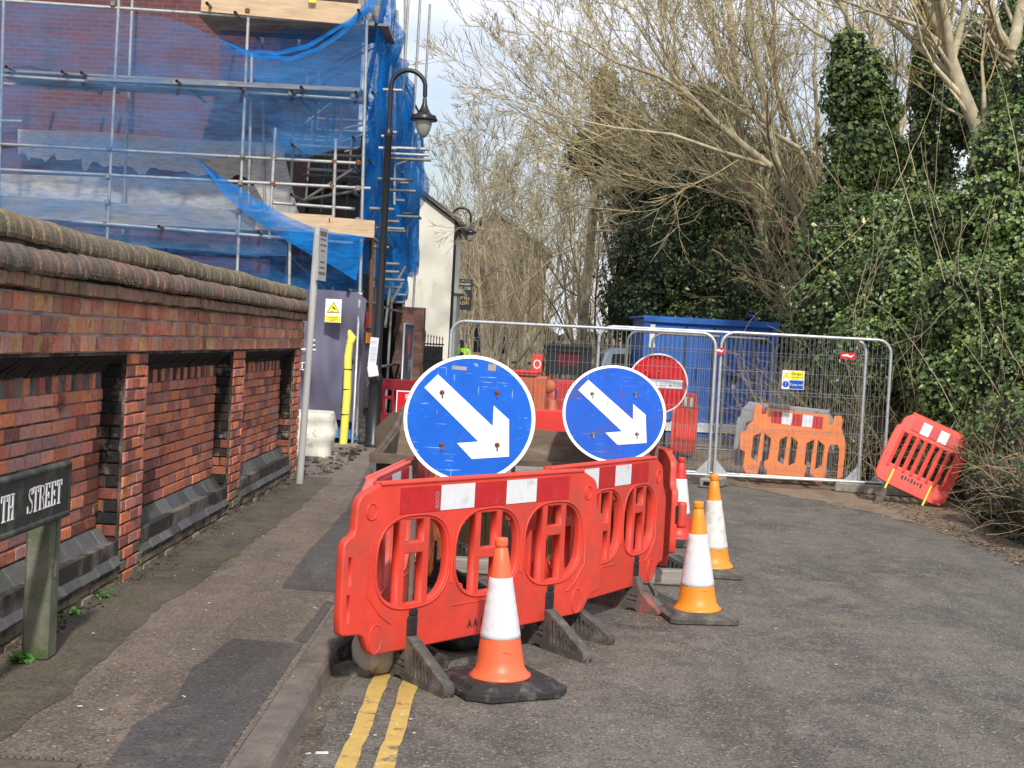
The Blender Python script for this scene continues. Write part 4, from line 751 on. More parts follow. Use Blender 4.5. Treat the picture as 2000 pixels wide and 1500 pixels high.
# ---------------------------------------------------------------- mesh fence panels
def heras(label,A,B,h=2.0,rnd=.18,z0=.10,feet=True,grp='galvanised mesh fence panels',mt='galv'):
    A=Vector((*A,0));B=Vector((*B,0)); e=E('mesh_fence_panel',label,'fence panel',A,group=grp); ux=(B-A).normalized(); Ln=(B-A).length
    W=lambda s,z:A+ux*s+Vector((0,0,z)); r=.021
    mb=MB(); pts=[W(0,.02),W(0,h-rnd)]+[W(rnd-rnd*math.cos(t),h-rnd+rnd*math.sin(t)) for t in [R(15*i) for i in range(1,6)]]+[W(rnd,h),W(Ln-rnd,h)]+[W(Ln-rnd+rnd*math.sin(t),h-rnd+rnd*math.cos(t)) for t in [R(15*i) for i in range(1,6)]]+[W(Ln,h-rnd),W(Ln,.02)]
    mb.path(pts,r,10); mb.path([W(0,.14),W(Ln,.14)],r*.85,8)
    for s,k in ((0,1),(Ln,-1)): mb.add([W(s+k*.02,.15),W(s+k*.19,.15),W(s+k*.02,.34)],[(0,1,2)])
    mb.build('frame',mt,e)
    mb=MB(); n=int(Ln/.06)
    for i in range(1,n):
        s=Ln*i/n; zt_=h if rnd<s<Ln-rnd else h-rnd*.35; mb.path([W(s,.14),W(s+.004*noise.noise((s*3,1,1)),zt_)],.0019,3,cap=False,smooth=False)
    z=.26
    while z<h-.05: mb.path([W(0,z),W(Ln,z)],.0021,3,cap=False,smooth=False); mb.path([W(0,z-.035),W(Ln,z-.035)],.0016,3,cap=False,smooth=False) if int(z*4)%2 else None; z+=.25
    mb.build('wire_mesh',mt,e); return e
def fblock(label,p,rz):
    e=E('ballast_block',label,'ballast block',p,rz=rz,group='fence ballast blocks'); mb=MB(); mb.box((0,0,.065),(.22,.62,.13),bev=.02)
    for y in (-.2,0,.2): mb.path([(0,y,.125),(0,y,.135)],.03,10,1)
    mb.box((0,-.312,.065),(.1,.006,.05),1); mb.build('block',['concrete','hole'],e,local=True); return e
FA=heras('left mesh fence panel, behind the big blue sign',(-.84,18.35),(2.60,17.85),1.97)
FB=heras('middle mesh fence panel, overlapping its neighbours',(1.12,18.32),(4.60,18.08),2.0)
FCp=heras('right-hand mesh fence panel, ending beside the tipped red barrier',(2.68,17.9),(4.90,17.98),2.0)
heras('mesh fence panel set back in front of the blue container, left of the others',(1.9,23.2),(3.6,23.6),2.02,mt='tubedark'); heras('mesh fence panel set back in front of the blue container, right of its twin',(2.25,22.6),(4.3,22.9),2.0,mt='tubedark')
fblock('dusty fence foot block under the joint of the left and middle fence panels',(2.66,17.75,0),R(-24)); fblock('pale fence foot block under the middle panel at its right end',(4.58,17.95,0),R(78)); fblock('fence foot block beside the leaning red barrier, under the last fence post',(4.93,17.85,0),R(80))
def plate(par,name,mt,c,w_,h_,y=-.004,t=.003): mb=MB(); mb.box((c.x,c.y+y,c.z),(w_,t,h_)); return mb.build(name,mt,par)
RX=Matrix.Rotation(PI/2,4,'X')
c=D(1549,742,18.12); ws=E('warning_sign','yellow and blue danger keep out sign hung on the mesh fence','warning sign',(c.x,c.y,c.z)); c=Vector(c)
plate(ws,'backing_board','white',c,.29,.245,0,.006); plate(ws,'yellow_field','ysign',c+Vector((.045,0,.06)),.185,.11); plate(ws,'blue_field','blueB',c+Vector((.045,0,-.06)),.185,.11)
text('lettering','Danger',.048,'ink',ws,Matrix.Translation((.045,-.0065,.08))@RX); text('lettering','Construction site',.02,'ink',ws,Matrix.Translation((.045,-.0065,.035))@RX); text('lettering','Keep out',.047,'white',ws,Matrix.Translation((.045,-.0065,-.06))@RX)
mb=MB(); mb.prism([(-.045,-.035),(.045,-.035),(0,.045)],lambda a,b:(a-.095,-.007,b+.06),lambda a,b:(a-.095,-.002,b+.06)); mb.build('warning_triangle','ysign',ws,local=True)
text('lettering','!',.06,'ink',ws,Matrix.Translation((-.095,-.0085,.055))@RX)
mb=MB(); disc(mb,.042,-.006,-.002,24); mb.v=[(x-.095,y,z-.06) for x,y,z in mb.v]; mb.build('blue_disc','blueB',ws,local=True); text('lettering','!',.07,'white',ws,Matrix.Translation((-.095,-.0075,-.062))@RX)
for (u,v,lb,w_) in ((1406,685,'small red maker plate on the fence beside the blue container corner',.12),(1656,695,'red fence plate with a white swoosh, high on the right fence panels',.20)):
    c=D(u,v,17.84 if u<1500 else 17.9); e=E('fence_plate',lb,'name plate',c,group='red plates on the fence'); plate(e,'plate','rred',c,w_,.085)
    mb=MB(); mb.prism([(-w_*.38,.01),(-w_*.05,.022),(w_*.15,.0),(w_*.42,.02),(w_*.2,-.022),(w_*.02,-.008),(-w_*.38,-.006)],lambda a,b:(a,-.008,b),lambda a,b:(a,-.004,b)); mb.build('swoosh','white',e,local=True)
# ---------------------------------------------------------------- blue container
ct=E('site_container','blue steel site container with ribbed doors, white base strip and roof pipe','container',(3.97,28.5,0),rz=R(4.5))
mb=MB(); W_=2.74; Hc=2.36; Dp=1.7
mb.box((0,Dp/2-.3,Hc/2+.1),(W_-.06,Dp-.06,Hc-.2)); 
n=34
for i in range(n):       # corrugations
    x=-W_/2+.12+(W_-.24)*i/n; mb.prism([(x,-.0),(x+.016,-.022),(x+.045,-.022),(x+.058,0)],lambda a,b:(a,b-.275,.16),lambda a,b:(a,b-.275,Hc-.14))
for i in range(18):
    y=-.2+i*.085; mb.prism([(y,0),(y+.016,.022),(y+.05,.022),(y+.06,0)],lambda a,b:(-W_/2+.03-b,a,.16),lambda a,b:(-W_/2+.03-b,a,Hc-.14))
mb.build('shell','contblue',ct,local=True)
mb=MB()
for x in (-W_/2+.05,W_/2-.05): mb.box((x,-.27,Hc/2+.05),(.13,.12,Hc-.12),bev=.01)
mb.box((0,-.29,Hc-.02),(W_+.06,.14,.10),bev=.012); mb.box((0,Dp/2-.3,Hc+.035),(W_+.1,Dp+.1,.05),bev=.01); mb.box((0,-.30,.02),(W_,.08,.10)); mb.build('frame','contblue',ct,local=True)
for x0,x1 in ((-1.28,-.52),(-.50,.05),(.09,.90)):
    mb=MB(); mb.box(((x0+x1)/2,-.305,Hc/2+.08),(x1-x0-.03,.02,Hc-.42),bev=.004)
    k=int((x1-x0)/.075)
    for i in range(k): x=x0+.04+i*(x1-x0-.06)/k; mb.prism([(x,0),(x+.012,-.012),(x+.034,-.012),(x+.046,0)],lambda a,b:(a,b-.315,.32),lambda a,b:(a,b-.315,Hc-.16))
    d_=mb.build('door','contblue',ct,local=True)
mb=MB(); mb.box((.50,-.335,1.22),(.22,.02,.10)); mb.box((.50,-.335,1.275),(.24,.03,.03)); mb.build('lock_box','black',ct,local=True)
for x,z_ in ((-.28,.28),(.2,.2)): mb=MB(); mb.box((x,-.335,1.25),(.03,.03,z_)); mb.build('door_handle','black',ct,local=True)
for x in (-.51,.07,.915,-1.295): mb=MB(); mb.box((x,-.312,Hc/2+.08),(.022,.03,Hc-.40)); mb.build('door_gap','hole',ct,local=True)
mb=MB(); disc(mb,.048,-.34,-.33,20); mb.v=[(x+.52,y,z+1.07) for x,y,z in mb.v]; mb.build('round_sticker','white',ct,local=True)
mb=MB(); mb.box((0,-.33,.20),(W_-.3,.03,.19)); mb.build('base_strip','white',ct,local=True); mb=MB(); mb.box((.15,-.35,.20),(.02,.02,.12)); mb.box((.3,-.35,.2),(.06,.02,.05)); mb.build('base_latch','black',ct,local=True)
mb=MB(); mb.path([(1.02,.2,Hc),(1.02,.2,Hc+.12),(1.0,.2,Hc+.17),(.94,.2,Hc+.19),(.89,.2,Hc+.17)],.035,10); mb.build('roof_pipe','contblue',ct,local=True)
mb=MB(); mb.box((W_/2-.28,-.345,Hc-.34),(.15,.01,.11)); mb.build('data_plate','ink',ct,local=True)
mb=MB(); mb.box((-W_/2+.16,-.345,Hc-.32),(.10,.008,.42),mx=Matrix.Rotation(0,4,'Y')); mb.box((-W_/2+.16,-.35,Hc-.55),(.13,.012,.08)); mb.build('paper_notice','white',ct,local=True)
mb=MB(); mb.path([(0,0,.02),(0,0,2.0)],.02,8); o=mb.build('hose','bluetarp'); o.location=(2.72,18.2,0); o.scale=(1,1,1); tag(o,'blue hose hanging beside the fence joint by the container','hose')
# ---------------------------------------------------------------- vehicles and machines behind the fence
car=E('parked_car','silver-blue estate car parked behind the fence, left of the blue container','car',(3.9,30.5,0))
prof=[(-2.15,.35),(-2.2,.6),(-2.15,1.0),(-2.05,1.1),(-1.95,1.62),(-1.8,1.72),(-1.2,1.76),(.1,1.74),(.35,1.68),(1.05,1.15),(1.95,1.02),(2.2,.85),(2.25,.4),(1.9,.3),(-1.9,.3)]
mb=MB(); mb.prism(prof,lambda a,b:(a,-.85 if b>1.15 else -.92,b),lambda a,b:(a,.85 if b>1.15 else .92,b)); mb.build('body','carbody',car,local=True)
for pl in ([(-1.85,1.15),(-1.78,1.6),(-1.05,1.64),(-1.05,1.15)],[(-.98,1.15),(-.98,1.64),(-.15,1.63),(-.1,1.15)],[(-.03,1.15),(-.08,1.63),(.28,1.58),(.85,1.15)]):
    mb=MB(); mb.prism(pl,lambda a,b:(a,-.935,b),lambda a,b:(a,-.84,b)); mb.build('side_window','glass',car,local=True)
mb=MB(); mb.prism([(-2.14,1.12),(-2.0,1.60),(-1.97,1.60),(-2.11,1.12)],lambda a,b:(a-.02,-.7,b),lambda a,b:(a-.02,.7,b)); mb.build('rear_window','glass',car,local=True)
for x in (-1.35,1.4):
    for y in (-.86,.86):
        mb=MB(); mb.lathe([(0,-.1),(.24,-.1),(.33,-.08),(.33,.08),(.24,.1),(0,.1)],(x,y,.33),24,mx=Matrix.Rotation(PI/2,3,'X')); wh=mb.build('wheel','blackrub',car,local=True)
        mb=MB(); mb.lathe([(0,-.105),(.18,-.105),(.2,-.09),(0,-.09)],(x,y,.33),16,mx=Matrix.Rotation(PI/2,3,'X')); mb.build('rim','galv',wh,local=True)
for y in (-.75,.75): mb=MB(); mb.box((-2.16,y,1.05),(.08,.14,.32)); mb.build('tail_light','tail',car,local=True)
mb=MB(); mb.box((-2.22,0,.55),(.1,1.6,.18),bev=.03); mb.build('bumper','white',car,local=True)
dm=E('site_dumper','red site machine with a square black cab guard and tall wheels, behind the mesh fence','site machine',(1.0,25.2,0))
mb=MB()
for x in (-.36,.36): mb.box((x,-.3,1.45),(.07,.1,.56)); mb.box((x,.5,1.45),(.07,.1,.56))
mb.box((0,.1,1.72),(.80,1.0,.06)); mb.box((0,-.34,1.28),(.78,.06,.16)); mb.box((0,-.34,1.66),(.78,.06,.10)); mb.box((-.28,-.33,1.45),(.16,.05,.5)); mb.box((.28,-.33,1.45),(.16,.05,.5)); mb.build('cab_guard','black',dm,local=True)
mb=MB(); mb.box((0,-.3,1.47),(.44,.03,.28)); mb.build('cab_window','darkglassred',dm,local=True)
mb=MB(); mb.box((0,.1,.86),(.62,1.3,.5),bev=.04); mb.box((0,-.62,.62),(.5,.3,.3),bev=.03); mb.box((.55,.1,1.13),(.5,1.2,.06)); mb.box((-.62,-.1,1.13),(.6,1.2,.05)); mb.build('chassis','machred',dm,local=True)
mb=MB()
for x in (-.42,-.22,.42): mb.box((x,-.58,.75),(.05,.05,.75))
for z in (.45,.75,1.05): mb.box((-.32,-.58,z),(.22,.04,.04))
mb.build('step_ladder','machred',dm,local=True)
mb=MB(); mb.lathe([(0,0),(.035,0),(.035,.06),(.02,.09),(0,.09)],(-.45,-.45,1.0),12); mb.build('amber_beacon','coney',dm,local=True)
for x in (-.38,.38):
    for y in (-.45,.6):
        mb=MB(); mb.lathe([(0,-.12),(.2,-.12),(.36,-.09),(.38,0),(.36,.09),(.2,.12),(0,.12)],(x,y,.38),24,mx=Matrix.Rotation(PI/2,3,'Y')); mb.build('wheel','blackrub',dm,local=True)
blob('beige sack standing beside the front wheel of the red site machine','sack','sack',(1.35,23.8),(.14,.14,.30),'beige',9,seam=False)
# orange water-filled barrier with number plate on top
wb=E('water_filled_barrier','dusty orange water-filled barrier behind the mesh fence, seen at an angle','barrier',(.02,20.9,0),rz=R(-20))
mb=MB(); pr=[(-.28,0),(-.26,.12),(-.12,.35),(-.10,1.20),(-.06,1.24),(.06,1.24),(.10,1.20),(.12,.35),(.26,.12),(.28,0)]
mb.prism(pr,lambda a,b:(-.9,a,b),lambda a,b:(.55,a,b)); 
for i in range(9): mb.box((-.8+i*.15,-.115,.80),(.07,.04,.6),bev=.015)
mb.lathe([(0,-.04),(.09,-.04),(.1,0),(.09,.04),(0,.04)],(.58,0,1.1),16,mx=Matrix.Rotation(PI/2,3,'X')); mb.lathe([(.05,.0),(.06,0),(.06,.8),(.05,.8)],(.64,0,.1),10); mb.build('barrier_body','duskorange',wb,local=True)
mb=MB(); mb.box((-.25,-.02,1.29),(1.35,.28,.05),bev=.015); mb.build('top_rail','cored',wb,local=True)
nb=E('number_plate','red plate with a white zero standing on the orange water-filled barrier','number plate',(.36,20.75,1.30)); mb=MB(); mb.box((0,0,.13),(.16,.03,.27),bev=.012); mb.build('plate','cored',nb,local=True)
text('lettering','O',.20,'white',nb,Matrix.Translation((0,-.018,.11))@RX,.001,sx=.75)
pp=D(795,793,20.0); ps=E('pedestrian_sign','red pedestrians sign board with white border leaning beside the maroon barrier','road sign',(pp.x+.27,pp.y,pp.z-.2))
mb=MB(); mb.box((0,0,.2),(.86,.02,.44)); mb.build('sign_plate','white',ps,local=True); mb=MB(); mb.box((0,-.012,.2),(.83,.004,.41)); mb.build('red_face','signred',ps,local=True)
text('lettering','PEDESTRIANS',.105,'white',ps,Matrix.Translation((0,-.0155,.33))@RX,.001,sx=.95)
mb=MB(); mb.path([(-.3,.02,.0),(-.3,.1,-.65)],.015,6); mb.path([(.3,.02,.0),(.3,.1,-.65)],.015,6); mb.build('leg','greysteel',ps,local=True)
# ---------------------------------------------------------------- person
def skin(name,verts,edges,radii,mt,parent,sub=2):
    me=bpy.data.meshes.new('t'); me.from_pydata(verts,edges,[]); o=bpy.data.objects.new('t',me); C.objects.link(o)
    md=o.modifiers.new('s','SKIN'); me.skin_vertices[0].data[0].use_root=True
    for i,r_ in enumerate(radii): me.skin_vertices[0].data[i].radius=r_ if hasattr(r_,'__len__') else (r_,r_)
    sb_=o.modifiers.new('d','SUBSURF'); sb_.levels=sub; sb_.render_levels=sub; bpy.context.view_layer.update()
    m2=bpy.data.meshes.new_from_object(o.evaluated_get(bpy.context.evaluated_depsgraph_get())); bpy.data.objects.remove(o); m2.materials.clear(); m2.materials.append(M[mt]); m2.name=name
    for p_ in m2.polygons: p_.use_smooth=True
    q=bpy.data.objects.new(name,m2); C.objects.link(q); q.parent=parent; return q
pe=E('person','worker in a yellow-green hi-vis jacket and dark waistcoat seen from behind, beyond the fence','person',(-1.72,46,-.02))
body_v=[(0,0,.95),(0,0,1.15),(0,.01,1.38),(0,.01,1.50),(0,-.01,1.60),(.19,.01,1.42),(.27,0,1.18),(.30,-.08,.95),(-.19,.01,1.42),(-.27,0,1.18),(-.29,-.1,.96),(.10,0,.90),(.11,-.02,.5),(.12,.02,.09),(.13,-.12,.04),(-.10,0,.90),(-.12,.03,.5),(-.13,.06,.09),(-.14,-.08,.04),(0,-.01,1.70)]
be=[(0,1),(1,2),(2,3),(3,4),(2,5),(5,6),(6,7),(2,8),(8,9),(9,10),(0,11),(11,12),(12,13),(13,14),(0,15),(15,16),(16,17),(17,18),(4,19)]
skin('body',body_v,be,[(.15,.1),(.15,.1),(.17,.1),.055,(.075,.09),.06,.048,.036,.06,.048,.036,.09,.06,.045,.04,.09,.06,.045,.04,(.07,.085)],'dark',pe)
jk=[(0,0,.98),(0,0,1.18),(0,.01,1.40),(.20,.01,1.43),(.28,0,1.18),(.31,-.07,.99),(-.20,.01,1.43),(-.28,0,1.18),(-.30,-.09,1.0),(0,.01,1.50)]
skin('jacket',jk,[(0,1),(1,2),(2,3),(3,4),(4,5),(2,6),(6,7),(7,8),(2,9)],[(.19,.13),(.18,.125),(.19,.125),.078,.068,.055,.078,.068,.055,.07],'hivis',pe)
skin('waistcoat',[(0,-.02,1.0),(0,-.02,1.2),(0,-.01,1.40)],[(0,1),(1,2)],[(.13,.15),(.125,.15),(.11,.14)],'dark',pe)
mb=MB(); mb.lathe([(.09,0),(.098,.03),(.095,.08),(.06,.125),(0,.135)],(0,-.01,1.655),18); mb.build('hat','dark',pe,local=True)
for x in (.315,-.305): 
    hv=[(x,-.09,.93),(x,-.10,.86),(x+.02,-.12,.80),(x,-.125,.79),(x-.02,-.12,.80),(x+.035,-.12,.86)]; skin('hand',hv,[(0,1),(1,2),(1,3),(1,4),(0,5)],[.028,(.035,.02),.009,.01,.009,.01],'skin',pe,1)
# ---------------------------------------------------------------- lamp posts
def lamp(label,base,h,reach,dx=(1,0,0),s=1.0,lean=0):
    e=E('street_lamp',label,'street lamp',base,group='black swan-neck street lamps',rot=(0,lean,0)); dx=Vector(dx)
    mb=MB(); mb.lathe([(.11*s,0),(.11*s,.06),(.085*s,.09),(.085*s,.95),(.10*s,1.0),(.07*s,1.06),(.06*s,1.12),(.05*s,2.4),(.045*s,h-1.0),(.055*s,h-.98),(.055*s,h-.9),(.03*s,h-.85)],n=18); mb.build('post','black',e,local=True)
    ra=reach/2; mb=MB(); pts=[Vector((0,0,h-.95)),Vector((0,0,h-ra))]+[dx*(ra-ra*math.cos(t))+Vector((0,0,h-ra+ra*math.sin(t))) for t in [R(12*i) for i in range(1,15)]]+[dx*(2*ra)+Vector((0,0,h-ra-.12))]
    mb.path(pts,.024*s+.006,10); mb.build('swan_neck','black',e,local=True)
    c=dx*(2*ra); z=h-ra-.12
    mb=MB(); mb.lathe([(.02,0),(.03,-.03),(.035,-.10),(.06,-.17),(.10,-.235),(.125,-.255),(.135,-.26),(.175,-.27),(.18,-.285),(.20,-.33),(.195,-.345),(.13,-.345)],(c.x,c.y,z),28); hd=mb.build('lantern_hood','black',e,local=True)
    mb=MB(); mb.lathe([(.118,-.345),(.12,-.40),(.105,-.47),(.075,-.54),(.035,-.585),(0.002,-.595)],(c.x,c.y,z),24); mb.build('lamp_glass','lampglass',hd,local=True); return e
L1=lamp('tall black swan-neck street lamp in front of the blue netting',(-1.99,20.2,.09),5.50,.50,s=1.15,lean=R(.1))
L2=lamp('black swan-neck street lamp at the corner of the cream gable',(-2.02,41,.09),5.55,.55,s=1.2)
L3=lamp('farthest black street lamp, small among the bare thicket',(5.1,95,0),5.2,1.0,dx=(-1,0,0),s=1.2)
mb=MB(); q=D(729,690,20.0); mb.box((q.x,q.y-.0,q.z+.02),(.12,.004,.42),mx=Matrix.Rotation(.06,4,'Y')); o=mb.build('paper_notice','paper'); tag(o,'white printed notice tied round the tall street lamp','notice')
mb=MB()
for k in range(12): mb.box((q.x,q.y-.004,q.z+.17-.022*k-(.04 if k>1 else 0)),(.085-.02*(k%3==2),.001,.005))
mb.build('lettering','faintink',o)
mb=MB(); mb.box((q.x+.01,q.y-.01,q.z-.26),(.15,.03,.16),mx=Matrix.Rotation(-.2,4,'Y'),bev=.012); tag(mb.build('plastic_bag','white'),'crumpled white plastic sleeve below the notice on the tall lamp','plastic sleeve')
# ---------------------------------------------------------------- buildings
bd=E('brick_building','tall red-brick building wrapped in scaffolding and blue netting','building',(-8,22.3,0))
cx=D(535,300,22.4).x
mb=MB(); mb.box((cx-6,28,5.5),(12,11,11)); bd_w=mb.build('wall','bldbrick',bd)
mb=MB(); p=D(30,460,22.3); mb.box((cx-2.6,22.44,3.0),(5.6,.1,.10)); mb.build('string_course','mortar',bd)
for q_ in ((cx+.5,26,1.0),(cx+.9,29,1.6)): mb=MB(); mb.box((q_[0],q_[1],2.8),(q_[2],.06,5.4)); mb.build('cavity_shade_panel','hole',bd)  # black panels standing in for the shade inside the scaffold cavity
ho=E('cream_house','cream rendered gable of the house beyond the scaffolding','house',(-5,42,0))
ev=D(888,432,38.6); tp=D(795,360,38.6); sl_=(tp.z-ev.z)/(ev.x-tp.x)
xr=ev.x; xm=xr-4.2; zr=ev.z+sl_*4.2
mb=MB(); mb.prism([(xr,0),(xr,ev.z),(xm,zr),(xm-4.2,ev.z),(xm-4.2,0)],lambda a,b:(a,38.6,b),lambda a,b:(a,43.5,b)); mb.build('wall','render',ho)
mb=MB()
for a,b in (((xr+.25,ev.z-.25*sl_+.04),(xm,zr+.04)),((xm,zr+.04),(xm-4.45,ev.z-.25*sl_+.04))): mb.prism([a,b,(b[0],b[1]+.13),(a[0],a[1]+.13)],lambda x,z:(x,38.45,z),lambda x,z:(x,43.6,z))
mb.build('roof','slate',ho)
mb=MB(); mb.path([(xr+.18,38.4,ev.z-.12),(xr+.18,43.5,ev.z-.12)],.06,8); mb.build('gutter','black',ho)
mb=MB(); mb.path([(xr+.12,38.75,ev.z-.1),(xr+.02,38.75,ev.z-.5),(xr+.04,38.75,.1)],.05,8); mb.build('downpipe','black',ho)
mb=MB(); mb.box((xr+.07,40.6,1.6),(.12,2.2,3.0)); mb.box((xr+.16,40.6,3.12),(.28,2.4,.12)); mb.build('shopfront','greytrim',ho)
gt=E('iron_gate','pair of black spiked iron gates in front of the cream house','gate',(-2.35,35.6,.09))
mb=MB()
for i in range(16): x=-.62+i*.075; mb.path([(x,0,.05),(x,0,1.62+.06*math.sin(PI*i/15))],.012,5); mb.lathe([(.012,0),(.02,.03),(0,.10)],(x,0,1.62+.06*math.sin(PI*i/15)),6)
for z in (.2,1.1,1.5): mb.box((-.05,0,z),(1.2,.03,.04))
mb.box((-.05,.03,.8),(1.15,.02,1.3)); mb.build('gate_leaf','black',gt,local=True)
pr_=E('brick_pillar','dark crumbling brick pillar with a broken face beside the scaffolding','pillar',(-2.04,27,.09))
mb=MB(); rows=[]
for j in range(30):
    z=2.2*j/29; row=[]
    for i in range(24):
        t=2*PI*i/24; x=.27*max(-1,min(1,1.5*math.cos(t))); y=.27*max(-1,min(1,1.5*math.sin(t))); k=1+.25*noise.noise((x*3,y*3,z*2.2))*(1 if z<1.75 else .15); row.append((x*k,y*k,z))
    rows.append(row)
mb.grid(rows,wrap=True,smooth=False); mb.box((0,0,2.2),(.54,.54,.04)); mb.build('brickwork','pillarbrick',pr_,local=True)
st=E('stone_hall','yellow sandstone hall with arched windows and slate roof behind the bare trees','building',(-1,62,0))
xl,xr2=-4.2,1.25
mb=MB(); g0=D(965,430,61)
mb.prism([(xl,0),(xr2,0),(xr2,5.7),(g0.x,7.3),(xl,4.9)],lambda a,b:(a,61,b),lambda a,b:(a,72,b)); mb.build('wall','stone',st)
mb=MB()
for a,b in (((xl-.3,4.8),(g0.x,7.45)),((g0.x,7.45),(xr2+.25,5.6))): mb.prism([a,b,(b[0],b[1]+.2),(a[0],a[1]+.2)],lambda x,z:(x,60.8,z),lambda x,z:(x,72,z))
mb.build('roof','slate',st)
def gothic(cx_,z0,w_,h_):
    pts=[(cx_-w_/2,z0),(cx_+w_/2,z0),(cx_+w_/2,z0+h_*.65)]+[(cx_+w_/2*math.cos(t),z0+h_*.65+h_*.35*math.sin(t)) for t in (R(30),R(60),R(90),R(120),R(150))]+[(cx_-w_/2,z0+h_*.65)]
    return pts
for u in (905,932,985):
    c=D(u,665,61); mb=MB(); P=gothic(c.x,c.z-.7,.42,1.5); mb.prism(P,lambda a,b:(a,60.93,b),lambda a,b:(a,61.02,b)); wn=mb.build('window','glass',st)
    mb=MB(); mb.path([(a,60.92,b) for a,b in P]+[(P[0][0],60.92,P[0][1])],.06,4,smooth=False); mb.build('frame','stone',wn)
mb=MB(); mb.box(((xl+xr2)/2,60.95,1.1),(xr2-xl-.1,.2,.3)); mb.box((g0.x-2,60.9,4.4),(1.6,.3,.25)); mb.build('string_course','stone',st)
pub=E('hanging_sign','navy hanging sign board with gold lettering on the corner beyond the cream house','hanging sign',(-1.68,44,2.66)); 
mb=MB(); mb.box((0,0,.36),(.52,.05,.64)); mb.box((0,0,.86),(.56,.06,.15)); mb.build('sign_board','navy',pub,local=True)
mb=MB(); mb.path([(-.35,0,1.0),(.3,0,1.0)],.02,6); mb.path([(-.22,0,1.0),(-.22,0,.65)],.012,6); mb.path([(.22,0,1.0),(.22,0,.65)],.012,6); mb.build('bracket','black',pub,local=True)
text('lettering','HOLLR&EY',.09,'white',pub,Matrix.Translation((0,-.032,.86))@RX,.001); text('lettering','OTTLE',.13,'gold',pub,Matrix.Translation((0,-.028,.40))@RX,.001); text('lettering','USH',.15,'gold',pub,Matrix.Translation((.03,-.028,.26))@RX,.001)
mb=MB()
for (x,z,r_) in ((0,.55,.05),(-.07,.5,.04),(.07,.5,.04),(-.02,.33,.12)): mb.path([(x+r_*math.cos(t),-.03,z+r_*math.sin(t)) for t in [2*PI*i/14 for i in range(15)]],.008,4,cap=False)
mb.build('emblem','gold',pub,local=True)
# ---------------------------------------------------------------- scaffolding
YF=20.5; YI=21.9; sc=E('scaffolding','galvanised tube scaffolding with timber boards in front of the brick building','scaffolding',(-4,20.5,.09))
TR=.0245
def tube(a,b,name='tube',mt='tube',r=TR,holes=False): mb=MB(); mb.tube(a,b,r,8,capm=1); return mb.build(name,[mt,'hole'],sc)
def PT(u,v,y=YF): return D(u,v,y)
stds=[((-5,470),(9,-60),YF,1),((205,520),(235,-60),YF,0),((463,560),(489,-60),YF,0),((697,840),(719,-60),YF-.02,0),((236,560),(261,-60),YI,0),((484,470),(492,105),YI-.9,1),((560,470),(592,-60),YI,0),((526,466),(538,250),YF-.04,1),((650,458),(656,272),YF-.04,1),((632,840),(650,560),YI,1),((735,560),(748,-60),YI,1),((517,420),(512,50),YI,1),((-60,480),(-45,-60),YF,1),((560,840),(567,440),YF,1)]
for a,b,y,s in stds:
    p,q=PT(*a,y),PT(*b,y); p.z=max(p.z,.09) if s==0 else p.z; tube((p.x,p.y,.09) if (a[1]>500 or s==0) else p,q,'standard')
for (a,b,y) in (((-80,-5),(700,47),YF),((-80,142),(700,194),YF),((-80,157),(200,178),YI-.4),((-80,234),(44,237),YF),((-80,277),(702,319),YF),((-80,327),(724,368),YF),((140,432),(690,475),YF-.04),((470,378),(0,0),0) if 0 else ((531,396),(693,408),YF+.1),((560,565),(708,575),YF-.03),((570,283),(700,290),YF+.6),((-80,420),(150,432),YI),((600,330),(700,336),YI),((585,300),(705,306),YI+.5)):
    if y: tube(PT(*a,y),PT(*b,y),'ledger')
for (u,v) in ((12,130),(121,140),(159,142),(345,158),(470,172),(570,178),(695,180),(404,6),(459,24),(700,20),(690,268),(690,325),(690,375),(571,283),(569,380),(310,442),(505,453),(35,441),(680,567),(588,170)):
    p=PT(u,v,YF-.30); q=Vector((p.x,YI+.2,p.z+rng.uniform(.02,.07))); tube(p,q,'putlog','tubedark')
# couplers
for (u,v) in ((221,8),(484,22),(707,45),(219,165),(479,183),(705,195),(214,291),(474,305),(700,318),(211,345),(470,358),(699,368),(535,310),(533,360),(653,316),(650,365),(210,395),(467,412),(206,437),(464,455),(699,430),(648,430),(690,187),(568,183)):
    p=PT(u,v,YF-.02); mb=MB(); mb.box(p,(.075,.09,.08),bev=.015); mb.build('coupler','rust' if rng.random()<.3 else 'tubedark',sc)
# braces and clutter inside the cavity
for k in range(26):
    u=rng.uniform(568,700); v=rng.uniform(230,400); y=rng.uniform(22.6,27)
    if k%3==0: p=PT(u,v,y); tube((p.x,p.y,p.z-.6),(p.x+.05,p.y,p.z+.9),'standard','tubedark')
    elif k%3==1: p=PT(u,v,y); tube(p,(p.x+rng.uniform(.5,1.1),p.y+rng.uniform(-.3,.3),p.z+rng.uniform(.2,.7)),'brace','tubedark')
    else: p=PT(u,v,y); tube((p.x-.5,p.y,p.z),(p.x+.6,p.y,p.z),'ledger','tubedark')
tube(PT(580,400,21.2),PT(690,330,21.0),'brace','tubedark'); tube(PT(585,392,21.6),PT(700,372,21.2),'brace','tubedark'); tube(PT(567,500,21.5),PT(640,570,21.5),'brace','tubedark')
